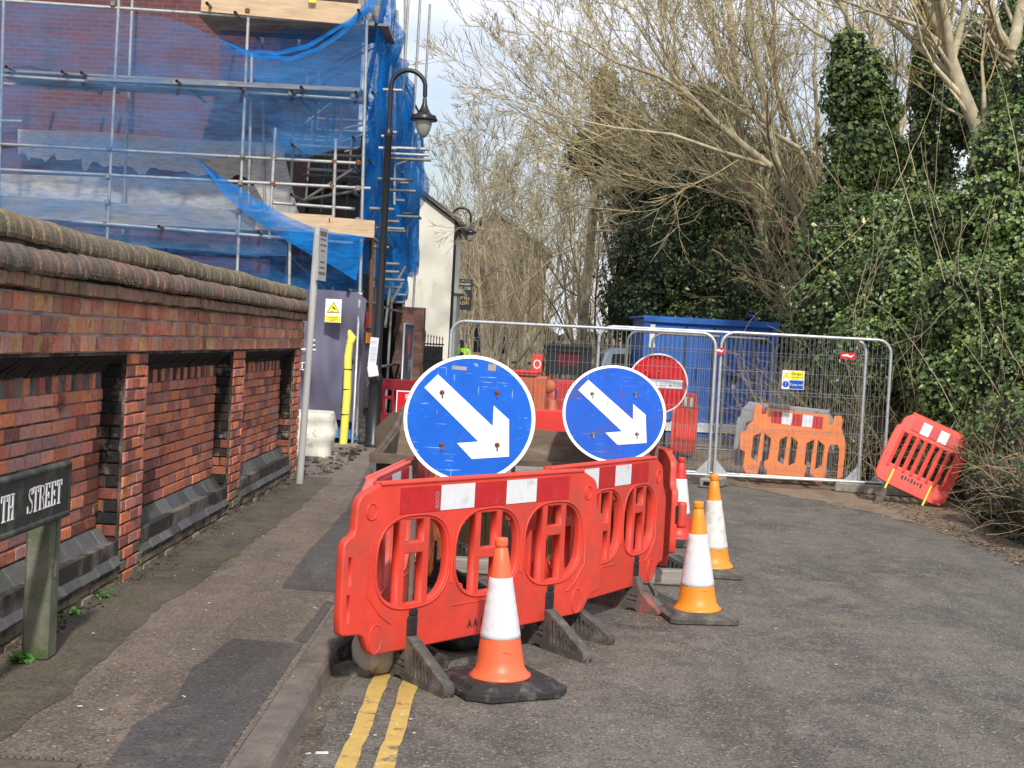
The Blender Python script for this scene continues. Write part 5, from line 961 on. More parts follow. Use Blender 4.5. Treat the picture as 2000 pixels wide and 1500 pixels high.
# the run of scaffold along the street
XS=-2.28; Y=[22.6,24.7,26.8,28.9]
for i,y in enumerate(Y): tube((XS+.04*i,y,.09),(XS+.04*i+.05,y,7.6+.35*i),'standard','tube')
for i,(u,v0) in enumerate(((770,60),(775,20),(781,80),(790,-30),(765,-30))): 
    y=23+1.5*i; p=D(u,400,y); q=D(u+1,v0,y); tube(p,q,'standard')
for z in (1.2,2.2,3.3,4.3,5.3,6.3):
    tube((XS,20.5,z),(XS+.12,30,z),'ledger','tubedark')
for (u0,u1,v,y) in ((753,838,288,21),(760,838,300,22),(752,842,309,22.5),(740,775,289,20.4),(738,806,349,21),(752,812,371,22),(740,798,355,24),(722,770,407,20.5),(775,818,422,23),(773,803,416,25),(750,780,432,22),(735,790,445,21),(752,792,450,23),(728,760,482,21),(755,780,515,22),(745,785,560,22),(760,795,575,24),(756,775,258,22),(745,768,266,21),(748,786,175,21),(756,790,335,25),(765,795,326,26),(745,790,390,24),(730,790,545,21.5),(742,780,530,21),(765,790,590,25)):
    tube(D(u0,v,y),D(u1,v+ (u1-u0)*.045,y),'transom','tubedark' if v>300 else 'tube')
for (a,b,y) in (((778,545),(792,520),22),((765,590),(790,545),22),((752,640),(762,560),22),((733,560),(731,640),21.5),((721,640),(724,470),20.9)): tube(D(*a,y),D(*b,y),'brace','tubedark')
mb=MB(); mb.tube(D(722,640,20.8),D(727,470,20.8),.03,8); mb.build('standard','rust',sc)
def board(a,b,h,mt,y=YF-.045,t=.035,name='toe_board',drop=0):
    a,b=PT(*a,y),PT(*b,y); mb=MB(); mb.add([a,b,b-Vector((0,0,h)),a-Vector((0,0,h)),a+Vector((0,t,0)),b+Vector((0,t,0)),b+Vector((0,t,-h)),a+Vector((0,t,-h))],[(3,2,1,0),(4,5,6,7),(0,1,5,4),(1,2,6,5),(2,3,7,6),(3,0,4,7)]); return mb.build(name,mt,sc)
board((-80,376),(520,414),.29,'oldboard',YF+.04); board((500,412),(653,421),.27,'board'); board((645,424),(732,431),.25,'board',YF-.08)
board((394,-20),(705,8),.31,'board',YF-.05); board((700,-6),(750,-4),.34,'oldboard',YF+.2); board((170,150),(702,172),.05,'oldboard',YF-.1,.2,'deck_board')
for z,(x0,x1) in ((PT(400,160).z,(-7.9,-2.45)),(PT(400,452).z+.05,(-9,-2.2)),(PT(500,40).z+.02,(-4.9,-2.1))):
    for k in range(5): mb=MB(); mb.box(((x0+x1)/2,YF+.14+k*.25,z+.02),(x1-x0,.225,.038),bev=.004); mb.build('deck_board','oldboard',sc)
mb=MB(); mb.box(PT(610,0,YF-.12)+Vector((0,0,.03)),(.11,.03,.16),bev=.03); mb.build('yellow_tag','yplastic',sc)
mb=MB(); mb.path([D(440,162,21.5),D(560,150,21.3),D(640,130,21.2),D(690,100,21),D(740,75,20.9)],.012,6); mb.path([D(440,166,21.5),D(560,156,21.3),D(640,137,21.2),D(690,112,21),D(740,90,20.9)],.012,6); mb.path([D(0,133,21.5),D(60,130,21.5),D(110,142,21.5),D(200,160,21.6)],.012,6); mb.build('cable','black',sc)
mb=MB(); mb.tube(D(660,440,23.5),D(668,180,23.5),.025,8); mb.build('standard','rust',sc)
# nets
def net(label,mt,top,bot,y,amp,n=60,m=14,rag=0,seed=0,grp='blue debris nets on the scaffolding'):
    T=[D(*p[:2],p[2] if len(p)>2 else y) for p in top]; B=[D(*p[:2],p[2] if len(p)>2 else y) for p in bot]
    mb=sheet('debris_net',mt,T,B,y,amp,n,m,seed=seed,rag=rag); o=mb.build('debris_net',mt); return tag(o,label,'netting',grp)
net('sagging blue debris net high over the purple-looking brickwork','netthin',[(-60,0),(100,8),(215,20),(300,28),(345,40),(430,75),(470,110),(540,120),(620,95),(720,30)],[(-60,285),(70,280),(215,290),(250,296),(390,308),(470,302),(540,300),(610,302),(660,292),(704,288)],YF-.12,.10,seed=1)
net('blue debris net over the dark cavity behind the right-hand standard','net',[(478,90),(540,60),(610,45),(660,40),(712,30)],[(545,306),(590,310),(620,302),(660,288),(703,284)],YF+.5,.12,seed=2)
net('darker blue net across the upper right scaffold bay','net',[(430,38),(480,42),(540,66),(610,62),(660,40),(735,0)],[(430,168),(480,178),(540,182),(610,182),(660,185),(705,188)],YF+.9,.10,seed=3)
net('thin blue net hanging over the polythene-wrapped lower bay','netthin',[(-60,300),(60,283),(70,280),(215,262),(250,296),(330,302),(388,312),(440,370),(500,420),(560,470)],[(-60,470),(60,470),(140,470),(215,475),(270,480),(330,485),(388,490),(440,495),(500,500),(560,500)],YF-.08,.05,seed=4)
net('dark blue net behind the lowest bay above the banner','net',[(150,455),(320,462),(480,468),(600,474),(700,482)],[(150,560),(320,562),(480,565),(600,570),(705,575)],YF+.35,.07,seed=5)
net('bright blue bunched swag of net crossing in front of the lower boards','netdense',[(385,308),(430,342),(500,388),(560,422),(620,448),(660,455),(713,462)],[(386,312),(440,385),(500,432),(560,470),(610,500),(650,520),(695,548)],YF-.14,.10,70,12,seed=6)
net('bright blue swag of net looped under the top board','netdense',[(470,95),(510,108),(570,110),(620,92),(670,55),(735,-20)],[(440,100),(510,116),(570,119),(620,102),(670,68),(738,10)],YF-.12,.06,60,6,seed=7)
net('faint second swag of net below the top boards','netdense',[(420,72),(480,96),(540,100),(600,86),(660,50),(725,12)],[(420,74),(480,104),(540,108),(600,96),(660,58),(725,24)],YF-.1,.05,50,6,seed=8)
def snet(label,mt,cols,z0f,z1f,amp,seed):
    mb=MB(); rows=[]; n=50;m=30
    for j in range(m+1):
        r=[]
        for i in range(n+1):
            s=i/n; y=20.5+s*cols; zt_=z1f(s); zb_=z0f(s); z=zt_+(zb_-zt_)*j/m
            x=-2.32+.10*s+.30*amp*noise.noise((y*1.5,z*.5,seed))+.16*amp*noise.noise((y*4,z*.9,seed+3))+amp*.28*max(0,noise.noise((y*.6,z*.8,seed+9)))
            r.append((x,y,z))
        rows.append(r)
    mb.grid(rows); return tag(mb.build('debris_net',mt),label,'netting','blue debris nets on the scaffolding')
snet('tall blue net hanging down the street side of the scaffolding','netdense',8.3,lambda s:2.35+.25*math.sin(s*9)+.5*s,lambda s:7.1-1.4*s+.2*math.sin(s*14),1.0,3)
snet('second layer of blue net close behind the tall street lamp','net',7.3,lambda s:3.1+.2*math.sin(s*7),lambda s:6.6-.9*s,1.5,8)
def cloth(label,name,mt,cat,top,bot,y,amp,seed,rag=0,n=50,m=16,grp=None):
    T=[D(*p,y) for p in top]; B=[D(*p,y) for p in bot]; mb=sheet(name,mt,T,B,y,amp,n,m,seed=seed,rag=rag,fr=2.2); return tag(mb.build(name,mt),label,cat,grp)
cloth('upper torn polythene sheet hung across the brickwork','plastic_sheet','poly','plastic sheet',[(35,252),(200,258),(400,274),(530,278),(560,290)],[(35,302),(120,312),(220,325),(380,340),(530,350)],22.15,.12,11,rag=.3)
cloth('lower pale polythene sheet above the toe board','plastic_sheet','poly','plastic sheet',[(-60,338),(200,345),(400,355),(560,368)],[(-60,395),(200,398),(400,415),(590,425)],22.1,.12,12,rag=.1)
cloth('loose polythene corner draped over the dark opening beside the cavity','plastic_sheet','poly','plastic sheet',[(500,284),(530,286),(555,300)],[(490,350),(530,420),(585,425)],21.9,.15,13,n=20)
# banner and hoardings at the foot of the scaffold
mb=sheet('banner','banner',[D(560,563,20.35),D(640,566,20.35),D(700,572,20.35),D(716,585,20.35)],[D(560,790,20.35),D(600,812,20.35),D(680,822,20.35),D(694,830,20.35)],0,.30,70,36,seed=21,fr=1.5)
bn=tag(mb.build('site_banner','banner'),'mauve-grey fabric banner sagging at the foot of the scaffolding','banner')
for s,u,v,sz in (('K',604,716,.17),('C',592,716,.17),('O',583,716,.17)): c=D(u,v,20.22); text('lettering',s,sz,'white',bn,Matrix.Translation(c-wl(bn))@RX)
mb=MB()
for u,v,wd in ((597,682,.3),(612,664,.05),(612,674,.05)): c=D(u,v,20.24); mb.box(c,(wd,.004,.022))
mb.build('printed_line','white',bn)
c=D(651,607,20.1); bs=E('warning_sign','yellow triangle warning sign with yellow text panel on the mauve banner','warning sign',c,group=None); plate(bs,'backing_board','white',c,.235,.34,0,.006); plate(bs,'text_panel','ysign',c+Vector((0,0,-.12)),.22,.09)
mb=MB(); mb.prism([(-.095,-.06),(.095,-.06),(0,.10)],lambda a,b:(a,-.006,b+.03),lambda a,b:(a,-.002,b+.03)); mb.build('triangle_border','ink',bs,local=True); mb=MB(); mb.prism([(-.08,-.051),(.08,-.051),(0,.083)],lambda a,b:(a,-.008,b+.03),lambda a,b:(a,-.004,b+.03)); mb.build('triangle_face','ysign',bs,local=True)
mb=MB(); mb.box((.008,-.01,.04),(.055,.002,.02),mx=Matrix.Rotation(R(40),4,'Y')); mb.box((-.015,-.01,-.006),(.05,.002,.006),mx=Matrix.Rotation(R(-8),4,'Y'))
for k in range(3): mb.box((0,-.007,-.095-.025*k),(.15-.03*k,.002,.006))
mb.build('pictogram','ink',bs,local=True)
mb=sheet('m','bluetarp',[D(600,808,20.6),D(690,815,20.6)],[D(590,845,20.4),D(700,860,20.4)],0,.15,24,8,seed=4); tag(mb.build('blue_tarpaulin','bluetarp'),'blue tarpaulin showing under the bottom edge of the banner','tarpaulin')
mb=sheet('m','blackrub',[D(640,820,20.8),D(735,790,20.8)],[D(640,868,20.5),D(735,860,20.5)],0,.15,24,8,seed=6); tag(mb.build('black_sheeting','blackrub'),'black plastic sheeting bunched behind the yellow post guard','sheeting')
yb=G(670,872,.09); yt=D(683,672,20.0); yp=E('yellow_post_guard','bright yellow foam guard strapped on a scaffold upright beside the banner','post guard',(yb.x,20.0,.09))
mb=MB(); a=Vector((yb.x,20.0,.12)); mb.path([a,a.lerp(yt,.5)+Vector((.01,0,0)),a.lerp(yt,.88)+Vector((-.012,0,0)),yt],[.058,.06,.056,.05],14); mb.path([yt,yt+Vector((.03,0,.10)),yt+Vector((-.02,0,.2))],[.05,.065,.02],10); mb.build('guard','yplastic',yp)
mb=MB()
for f in (.3,.55,.75): q=a.lerp(yt,f); mb.path([q-Vector((0,0,.006)),q+Vector((0,0,.006))],.0645,14)
mb.build('strap','ink',yp); mb=MB(); mb.box((a.x+.0,a.y,.10),(.45,.24,.06),mx=Matrix.Rotation(.3,4,'Z'),bev=.008); mb.build('base_pad','concrete',yp)
# mesh-banner fence along the street
def hoard(label,x0,y0,x1,y1,z0,z1,mt,words,seed):
    e=E('hoarding_panel',label,'hoarding',(x0,y0,.09),group='grey hoarding panels beside the scaffolding'); T=[Vector((x0,y0,z1)),Vector((x1,y1,z1))]; B=[Vector((x0,y0,z0)),Vector((x1,y1,z0+.05))]; mb=sheet('m',mt,T,B,0,.05,20,14,seed=seed,vert=True); mb.build('mesh_sheet',mt,e)
    mb=MB(); mb.path([(x0,y0,.1),(x0,y0,z1+.02),(x1,y1,z1+.02),(x1,y1,.1)],.021,8); mb.path([(x0,y0,z0+.02),(x1,y1,z0+.02)],.018,8); mb.build('frame','galv',e)
    d=Vector((x1-x0,y1-y0,0)).normalized(); nrm=Vector((d.y,-d.x,0)); 
    for s,zz,sz,f in words:
        mx=Matrix((d,Vector((0,0,1)),nrm)).transposed().to_4x4(); p=Vector((x0,y0,0)).lerp(Vector((x1,y1,0)),f)+nrm*.06+Vector((0,0,zz)); text('lettering',s,sz,'faintink',e,Matrix.Translation(p-wl(e))@mx)
    return e
h1=hoard('grey mesh-covered fence panel with faint lettering, right of the yellow post guard',-2.30,20.3,-2.13,22.0,.25,2.2,'bannergrey',(('SITE',1.35,.24,.5),('SAFETY',1.0,.2,.5)),2)
mb=MB(); mb.box((-2.20,20.9,1.95),(.01,.4,.24),mx=Matrix.Rotation(-.1,4,'Z')); mb.build('red_notice','rred',h1); mb=MB(); mb.box((-2.20,20.9,1.68),(.01,.35,.16),mx=Matrix.Rotation(-.1,4,'Z')); mb.build('amber_notice','coney',h1)
h2=hoard('grey hoarding panel with a small red notice, beside the crumbling pillar',-2.0,25.0,-1.95,26.6,.3,1.95,'banner',(('CARE',1.2,.3,.5),),3)
mb=MB(); mb.box((-1.93,25.5,1.6),(.01,.3,.35)); mb.build('red_notice','rred',h2)
bb=E('bulk_bag','white bulk bag slumped behind the end of the brick wall','bulk bag',(-2.72,18.3,.09),rz=R(6))
mb=MB(); rows=[]
for j in range(12):
    z=.58*j/11; row=[]
    for i in range(40):
        t=2*PI*i/40; x=.40*max(-1,min(1,1.25*math.cos(t))); y=.40*max(-1,min(1,1.25*math.sin(t))); k=1+.16*noise.noise((x*3,y*3,z*5))-.06*(j==11)-.05*(j==0); row.append((x*k,y*k,z))
    rows.append(row)
mb.grid(rows,wrap=True); mb.add(rows[-1],[list(range(40))]); mb.build('bag_body','bulkbag',bb,local=True)
mb=MB(); mb.box((0,0,-.0),(.9,.8,.04)); mb.build('pallet','oldboard',bb,local=True)
# rubble, litter, twigs: nobody could count these
mb=MB()
for k in range(260):
    x,y=rng.uniform(-3.0,-2.0),rng.uniform(15.6,20)
    s=rng.uniform(.01,.05); mb.box((x,y,.09+s*.3),(s,s*rng.uniform(.6,1.4),s*.6),col=(1,1,1),mx=Matrix.Rotation(rng.uniform(0,3),4,'Z')@Matrix.Rotation(rng.uniform(-.4,.4),4,'X'))
for k in range(500):
    y=rng.uniform(5,15.4); x=XW+.02+abs(rng.gauss(0,.06)); s=rng.uniform(.004,.014); mb.box((x,y,.097),(s,s*1.5,s*.6),mx=Matrix.Rotation(rng.uniform(0,3),4,'Z'))
tag(mb.build('rubble','mortar'),'crumbs of mortar and stone along the foot of the wall','rubble',kind='stuff')
mb=MB()
for k in range(110):
    if k<50: x,y,z=rng.uniform(1.5,5.2),rng.uniform(6,17),.006
    elif k<75: x,y,z=rng.uniform(-.8,-.3),rng.uniform(4.6,6.5),.006
    else: x,y,z=rng.uniform(-2.2,-.9),rng.uniform(4.6,14),.0975
    s=rng.uniform(.004,.013); mb.box((x,y,z),(s*rng.uniform(1,2.2),s*.8,.003),mx=Matrix.Rotation(rng.uniform(0,3),4,'Z'))
mb.box((-.69,5.55,.008),(.05,.012,.008),mx=Matrix.Rotation(.2,4,'Z')); tag(mb.build('litter','sleeved'),'scattered pale scraps of litter on road and pavement','litter',kind='stuff')
gr=G(60,1500,.094); mb=MB(); mb.box((gr.x-.1,gr.y-.03,.098),(.52,.22,.02),bev=.006)
for i in range(18): mb.box((gr.x-.34+i*.028,gr.y+.06,.112),(.018,.035,.01),bev=.003)
tag(mb.build('drain_cover','iron'),'studded worn iron cover set in the pavement at the photo corner','drain cover')
# ---------------------------------------------------------------- trees
def segmesh(name,segs,parent,mt='bark',cols=None,origin=None):
    """many tapered twigs as one mesh; segs rows: p0(3) p1(3) r0 r1 shade"""
    A=np.array(segs,dtype=np.float64); n=len(A); p0=A[:,:3];p1=A[:,3:6]; d=p1-p0; ln=np.linalg.norm(d,axis=1,keepdims=True); d/=np.maximum(ln,1e-9)
    ref=np.where(np.abs(d[:,2:3])>.9,np.array([[1.,0,0]]),np.array([[0,0,1.]])); a=np.cross(d,ref); a/=np.linalg.norm(a,axis=1,keepdims=True); b=np.cross(d,a)
    big=A[:,6]>.035; V=[];F=[];CO=[];off=0
    for msk,k in ((big,9),(~big,3)):
        if not msk.any(): continue
        q=A[msk]; m=len(q); an=2*np.pi*np.arange(k)/k; ring=a[msk][:,None]*np.cos(an)[None,:,None]+b[msk][:,None]*np.sin(an)[None,:,None]
        v=np.concatenate([q[:,None,:3]+ring*q[:,6,None,None],q[:,None,3:6]+ring*q[:,7,None,None]],1).reshape(-1,3); V.append(v)
        i=np.arange(k); j=(i+1)%k; f=np.stack([i,j,j+k,i+k],1)[None]+(np.arange(m)*2*k)[:,None,None]+off; F.append(f.reshape(-1,4)); CO.append(np.repeat(q[:,8:11],k,0)); off+=m*2*k
    V=np.concatenate(V);F=np.concatenate(F);CO=np.concatenate(CO); o0=np.array(wl(parent)) if parent is not None else np.zeros(3)
    me=bpy.data.meshes.new(name); me.vertices.add(len(V)); me.vertices.foreach_set('co',(V-o0).astype(np.float32).ravel()); nf=len(F); me.loops.add(nf*4); me.polygons.add(nf)
    me.loops.foreach_set('vertex_index',F.astype(np.int32).ravel()); me.polygons.foreach_set('loop_start',(np.arange(nf)*4).astype(np.int32)); me.polygons.foreach_set('loop_total',np.full(nf,4,np.int32)); me.polygons.foreach_set('use_smooth',np.ones(nf,bool))
    at=me.attributes.new('Col','FLOAT_COLOR','FACE'); at.data.foreach_set('color',np.concatenate([CO,np.ones((nf,1))],1).astype(np.float32).ravel()); me.materials.append(M[mt]); me.update(calc_edges=True)
    o=bpy.data.objects.new(name,me); C.objects.link(o); o.parent=parent; return o
TRUNK=(.44,.385,.26); TWIG=(.43,.355,.20); GREYT=(.20,.175,.13)
def rv(r): return Vector((r.gauss(0,1),r.gauss(0,1),r.gauss(0,1)))
def grow(S_,p,d,Ln,r0,lev,r,P):
    """one branch as short bent pieces, side branches from it"""
    st=P['step'][min(lev,len(P['step'])-1)]; n=max(3,int(Ln/st)); q=p.copy(); d=d.normalized(); kink=P.get('kink',.16); rt=P.get('tip',.25)
    c=P['col'] if r0>.03 else P['tcol']; k=r.choice((.55,.8,1.0,1.15,1.35)); c=tuple(x*k for x in c)
    for i in range(n):
        f=i/n; ra=r0*(1-(1-rt)*f); rb=r0*(1-(1-rt)*(i+1)/n)
        d=(d+rv(r)*kink+Vector((0,0,P['up'][min(lev,len(P['up'])-1)]))+P.get('wind',Vector((0,0,0)))*.05).normalized(); e=q+d*(Ln/n); S_.append((*q,*e,max(ra,P['rmin']),max(rb,P['rmin']*.8),0,*c)); q=e
        if lev<P['max'] and f>P.get('bare',.12):
            m=P['kids'][min(lev,len(P['kids'])-1)]/n; m=int(m)+(r.random()<m-int(m))
            for _ in range(m):
                a=rv(r); a=(a-d*a.dot(d)).normalized(); ang=R(r.uniform(*P['ang'])); dd=(d*math.cos(ang)+a*math.sin(ang)); 
                grow(S_,q,dd,Ln*r.uniform(.32,.62)*(1.1-f*.55),max(rb*r.uniform(.45,.65),P['rmin']),lev+1,r,P)
def fix(S_): return [(*s[:8],*s[9:12]) if len(s)==12 else s for s in S_]
def tree(name,label,base,h,lean,seed,P,r0,group='bare trees behind the site',limbs=7,forks=1,name_cat='tree'):
    e=E(name,label,name_cat,base,group=group); r=random.Random(seed); T=[]; B=[]
    b=Vector(base)
    for k in range(forks):
        d=Vector((lean[0]+r.gauss(0,.14)*(forks>1),lean[1]+r.gauss(0,.1)*(forks>1),1)).normalized(); q=b+Vector((r.gauss(0,.15),r.gauss(0,.15),0))*(forks>1); n=12; H_=h*r.uniform(.8,1.1) if k else h
        for i in range(n):
            f=i/n; ra=r0*(1-.8*f); rb=r0*(1-.8*(i+1)/n); d=(d+rv(r)*.07+Vector((0,0,.05))).normalized(); e2=q+d*(H_/n); T.append((*q,*e2,ra,rb,0,*P['col'])); q=e2
            if f>P.get('clear',.25):
                m=limbs/(n*(1-P.get('clear',.25))); m=int(m)+(r.random()<m-int(m))
                for _ in range(m):
                    a=rv(r); a.z=abs(a.z)*.3; a=(a-d*a.dot(d)).normalized(); ang=R(r.uniform(28,62)); grow(B,q,d*math.cos(ang)+a*math.sin(ang),h*r.uniform(.28,.5)*(1.15-f*.6),rb*.55,1,r,P)
        grow(B,q,d,h*.2,r0*.2,1,r,P)
    mb=MB(); mb.path([Vector(t[:3]) for t in T]+[Vector(T[-1][3:6])] if forks==1 else [Vector(t[:3]) for t in T[:12]],[t[6] for t in T]+[T[-1][7]] if forks==1 else [t[6] for t in T[:12]],9,0,P['col'])
    if forks>1: mb.path([Vector(t[:3]) for t in T[12:]],[t[6] for t in T[12:]],9,0,P['col'])
    mb.build('trunk',['bark'],e,True); segmesh('crown',fix(B),e); return e
def limbtree(name,label,limbs,P,seed,group='tall pale trees leaning over the road',spawn=9,ln=(1.2,2.6),ground=None,bias=Vector((0,0,0)),mx=2):
    """limbs: list of (points[(u,v,y)], r0, r1): measured limbs of one tree, side branches grown from them"""
    r=random.Random(seed); TM=MB();B=[]; g=None
    for pts,r0,r1 in limbs:
        W_=[D(*p) for p in pts]
        if pts[0][1]>=560: W_=[Vector((W_[0].x+.08,W_[0].y,-.05))]+W_
        if g is None: g=Vector((W_[0].x,W_[0].y,0)); e=E(name,label,'tree',g,group=group)
        fine=[]
        for a,b in zip(W_,W_[1:]):
            k=max(2,int((b-a).length/.35))
            for i in range(k): fine.append(a.lerp(b,i/k))
        fine.append(W_[-1]); n=len(fine); fine=[p+Vector((noise.noise((i*.3,seed,1)),noise.noise((i*.3,seed,5)),0))*.07 for i,p in enumerate(fine)]
        TM.path(fine,[(r0+(r1-r0)*i/(n-1))*(1+.10*noise.noise((i*.5,seed,3))) for i in range(n)],10,0,P['col'])
        Ln=sum((b-a).length for a,b in zip(fine,fine[1:])); cnt=int(spawn*Ln/2.6)
        for k in range(cnt):
            f=P.get('s0',.22)+(1-P.get('s0',.22))*k/max(1,cnt-1)*r.uniform(.95,1); i=min(n-2,int(f*(n-1))); p=fine[i]; d=(fine[i+1]-fine[i]).normalized(); a=rv(r); a=(a-d*a.dot(d)).normalized(); ang=R(r.uniform(22,55))
            rb=(r0+(r1-r0)*f)
            grow(B,p,d*math.cos(ang)+a*math.sin(ang)+bias,r.uniform(*ln)*(1.15-.4*f),rb*r.uniform(.3,.5),1,r,P)
        grow(B,fine[-1],(fine[-1]-fine[-2]),ln[1]*.8,r1,1,r,P)
    TM.build('trunk',['bark'],e,True); segmesh('crown',fix(B),e); NS[0]+=len(B); return e
NS=[0]
PB=dict(step=[.5,.36,.25,.18],up=[.03,.07,.07,.06],kids=[10,10,8,6],ang=(16,44),rmin=.0050,max=3,col=TRUNK,tcol=TWIG,kink=.11)
wB=Vector((-.12,0,.12))
# the tall pale trees on the right whose limbs fan out up and to the left
limbtree('bare_tree','slender pale tree with a straight lit trunk rising behind the blue container',[([(1527,700,30.5),(1519,610,30.5),(1497,500,30.3),(1474,400,30.0),(1452,290,29.6),(1437,170,29.2),(1428,40,29),(1420,-80,29)],.15,.055),([(1474,390,30),(1400,340,28.6),(1300,318,26.8),(1180,285,26.4)],.035,.012),([(1462,340,29.8),(1395,250,28.8),(1330,160,27),(1275,60,27)],.045,.015),([(1497,500,30.3),(1450,395,28.8),(1360,365,26.5),(1270,352,26)],.03,.01)],PB,101,spawn=7,bias=wB)
limbtree('bare_tree','thick bent pale tree with a sawn stub, its limbs fanning out over the road',[([(1600,700,26.6),(1585,520,26.4),(1572,430,26.4),(1528,350,26.3),(1505,290,26.2),(1490,180,26.2),(1470,80,26.2),(1456,-70,26.2)],.15,.055),([(1503,325,26.2),(1452,285,25.8),(1400,240,25.6),(1350,190,25.4),(1300,130,25.2),(1240,40,25)],.075,.022),([(1495,240,26.2),(1440,180,26),(1400,90,26),(1370,-30,26)],.06,.02),([(1350,190,25.4),(1290,150,25),(1200,120,24.8),(1120,70,24.6)],.05,.015),([(1503,325,26.2),(1420,300,25.5),(1310,262,25),(1200,250,24.8),(1090,225,24.6)],.045,.012)],PB,102,spawn=7.5,bias=wB)
limbtree('bare_tree','bare tree of many thin stems between the bent tree and the ivy-clad trunk',[([(1650,640,27),(1600,390,27),(1565,310,27),(1540,240,27),(1515,150,27),(1490,40,27),(1470,-60,27)],.09,.03),([(1590,640,27.5),(1556,440,27.5),(1535,320,27.5),(1520,190,27.5),(1512,60,27.5),(1505,-60,27.5)],.06,.03),([(1600,395,27),(1560,290,26.5),(1470,230,26),(1380,170,25.5),(1300,30,25.2)],.055,.015),([(1620,500,27),(1598,260,27),(1590,140,27),(1600,20,27),(1610,-70,27)],.06,.025)],PB,103,spawn=7.5,bias=wB)
limbtree('bare_tree','leaning pale trunk dotted with yellow lichen, high on the right',[([(1985,760,20.8),(1965,470,20.8),(1940,345,20.8),(1905,240,20.7),(1868,150,20.6),(1845,85,20.6),(1820,20,20.5),(1800,-50,20.5)],.148,.085),([(1858,135,20.6),(1850,60,20.4),(1830,-60,20.2)],.075,.05),([(1862,110,20.6),(1880,30,20.6),(1890,-60,20.6)],.06,.035),([(1850,95,20.6),(1790,50,20.3),(1700,20,20),(1600,-20,19.8)],.045,.015)],dict(PB,tcol=(.28,.20,.07),s0=.6),104,spawn=6)
limbtree('bare_tree','grey bare tree leaning in from the top right corner of the photo',[([(2060,300,21.5),(1990,130,21.5),(1945,60,21.4),(1915,-60,21.3)],.14,.08),([(1975,100,21.4),(1990,20,21.4),(2010,-60,21.4)],.10,.06)],dict(PB,s0=.4),105,spawn=7)
limbtree('bare_tree','bare tree with crossing branches just behind the ivy-clad tower',[([(1800,500,25.5),(1740,250,25.5),(1700,120,25.3),(1650,20,25.2),(1600,-70,25)],.11,.05),([(1740,250,25.5),(1790,180,25.5),(1830,90,25.4),(1860,-50,25.4)],.06,.03),([(1700,120,25.3),(1720,40,25.3),(1740,-70,25.3)],.05,.03),([(1690,110,25.3),(1640,90,25),(1590,60,25),(1520,0,24.6)],.05,.015)],PB,106,spawn=8)
# mid-distance trees whose crowns fill the middle of the picture
PM=dict(PB,step=[.6,.5,.36,.3],rmin=.0068,kids=[9,9,8,5],kink=.13,max=3)
for k,(u,y,h,ln_,sd,lb) in enumerate(((1240,37,9.6,(-.14,0),2,'bare tree with an upright fine crown above the middle fence panel'),(1150,41,7.8,(-.12,0),4,'lower bare tree with grey twigs arching over the road'),(1390,36,12.5,(-.12,0),5,'bare tree behind the slender pale trunk, mostly twigs'),(1580,33,12,(-.06,0),7,'bare tree behind the bent tree, reaching the top edge'),(1700,30,11.5,(0,0),8,'bare tree behind the ivy tower, twigs against the sky'))):
    x=(u-1000)/FP*y; tree('bare_tree',lb,(x,y,0),h,ln_,200+sd,PM,.09,'bare trees over the middle of the road',limbs=17)
PL=dict(PM,s0=.15,rmin=.006,up=[.02,.05,.06,.05]); wl2=Vector((-.10,0,.10)); gL='bare trees leaning left over the road'
limbtree('bare_tree','bare tree with long low arms drooping left toward the far street lamp',[([(1430,720,32.5),(1405,560,32.5),(1398,440,32.5)],.12,.08),([(1398,440,32.5),(1300,345,32),(1180,270,31.5),(1080,225,31),(985,190,30.8)],.05,.012),([(1400,450,32.4),(1250,370,31.5),(1110,325,31),(1005,305,30.6)],.045,.01),([(1400,470,32.4),(1260,415,31.5),(1130,405,31),(1030,440,30.6)],.04,.01),([(1400,500,32.4),(1290,455,31.5),(1160,450,31),(1070,510,30.6)],.035,.01),([(1398,440,32.5),(1330,390,32),(1230,330,31.4),(1120,290,31),(1040,270,30.8)],.04,.01)],PL,111,group=gL,spawn=6.5,ln=(.8,1.9),bias=wl2)
limbtree('bare_tree','bare tree whose arched limbs make the upper left outline of the crowns',[([(1345,720,34),(1338,560,34),(1330,430,34)],.12,.08),([(1330,430,34),(1262,300,33.5),(1160,175,33),(1070,95,32.6),(1003,30,32.4)],.055,.012),([(1330,430,34),(1290,260,33.5),(1205,120,33),(1125,-20,32.6)],.05,.014),([(1325,420,34),(1190,300,33),(1070,200,32.6),(965,115,32.4)],.05,.01),([(1325,410,34),(1215,350,33),(1090,265,32.6),(955,180,32.4)],.04,.01),([(1262,300,33.5),(1140,230,33),(1030,130,32.6),(1000,90,32.4)],.03,.01)],PL,112,group=gL,spawn=7.5,ln=(.8,1.9),bias=wl2)
limbtree('bare_tree','bare tree fanning steeply up between the container and the sky',[([(1485,720,31),(1470,560,31),(1450,430,31)],.11,.08),([(1450,430,31),(1385,255,30.6),(1305,120,30.2),(1230,-40,30)],.05,.014),([(1450,430,31),(1425,180,30.6),(1375,40,30.3),(1345,-70,30)],.05,.016),([(1445,420,31),(1345,305,30.4),(1235,205,30),(1125,120,29.8),(1050,55,29.6)],.045,.01),([(1445,420,31),(1330,260,30.4),(1210,80,30),(1150,-30,29.8)],.04,.01)],PL,113,group=gL,spawn=6.5,ln=(.8,1.9),bias=wl2)
PF=dict(PB,max=3,step=[.8,.7,.5,.4],rmin=.0095,kids=[8,10,9,6],tcol=(.30,.26,.18),col=(.24,.21,.15))
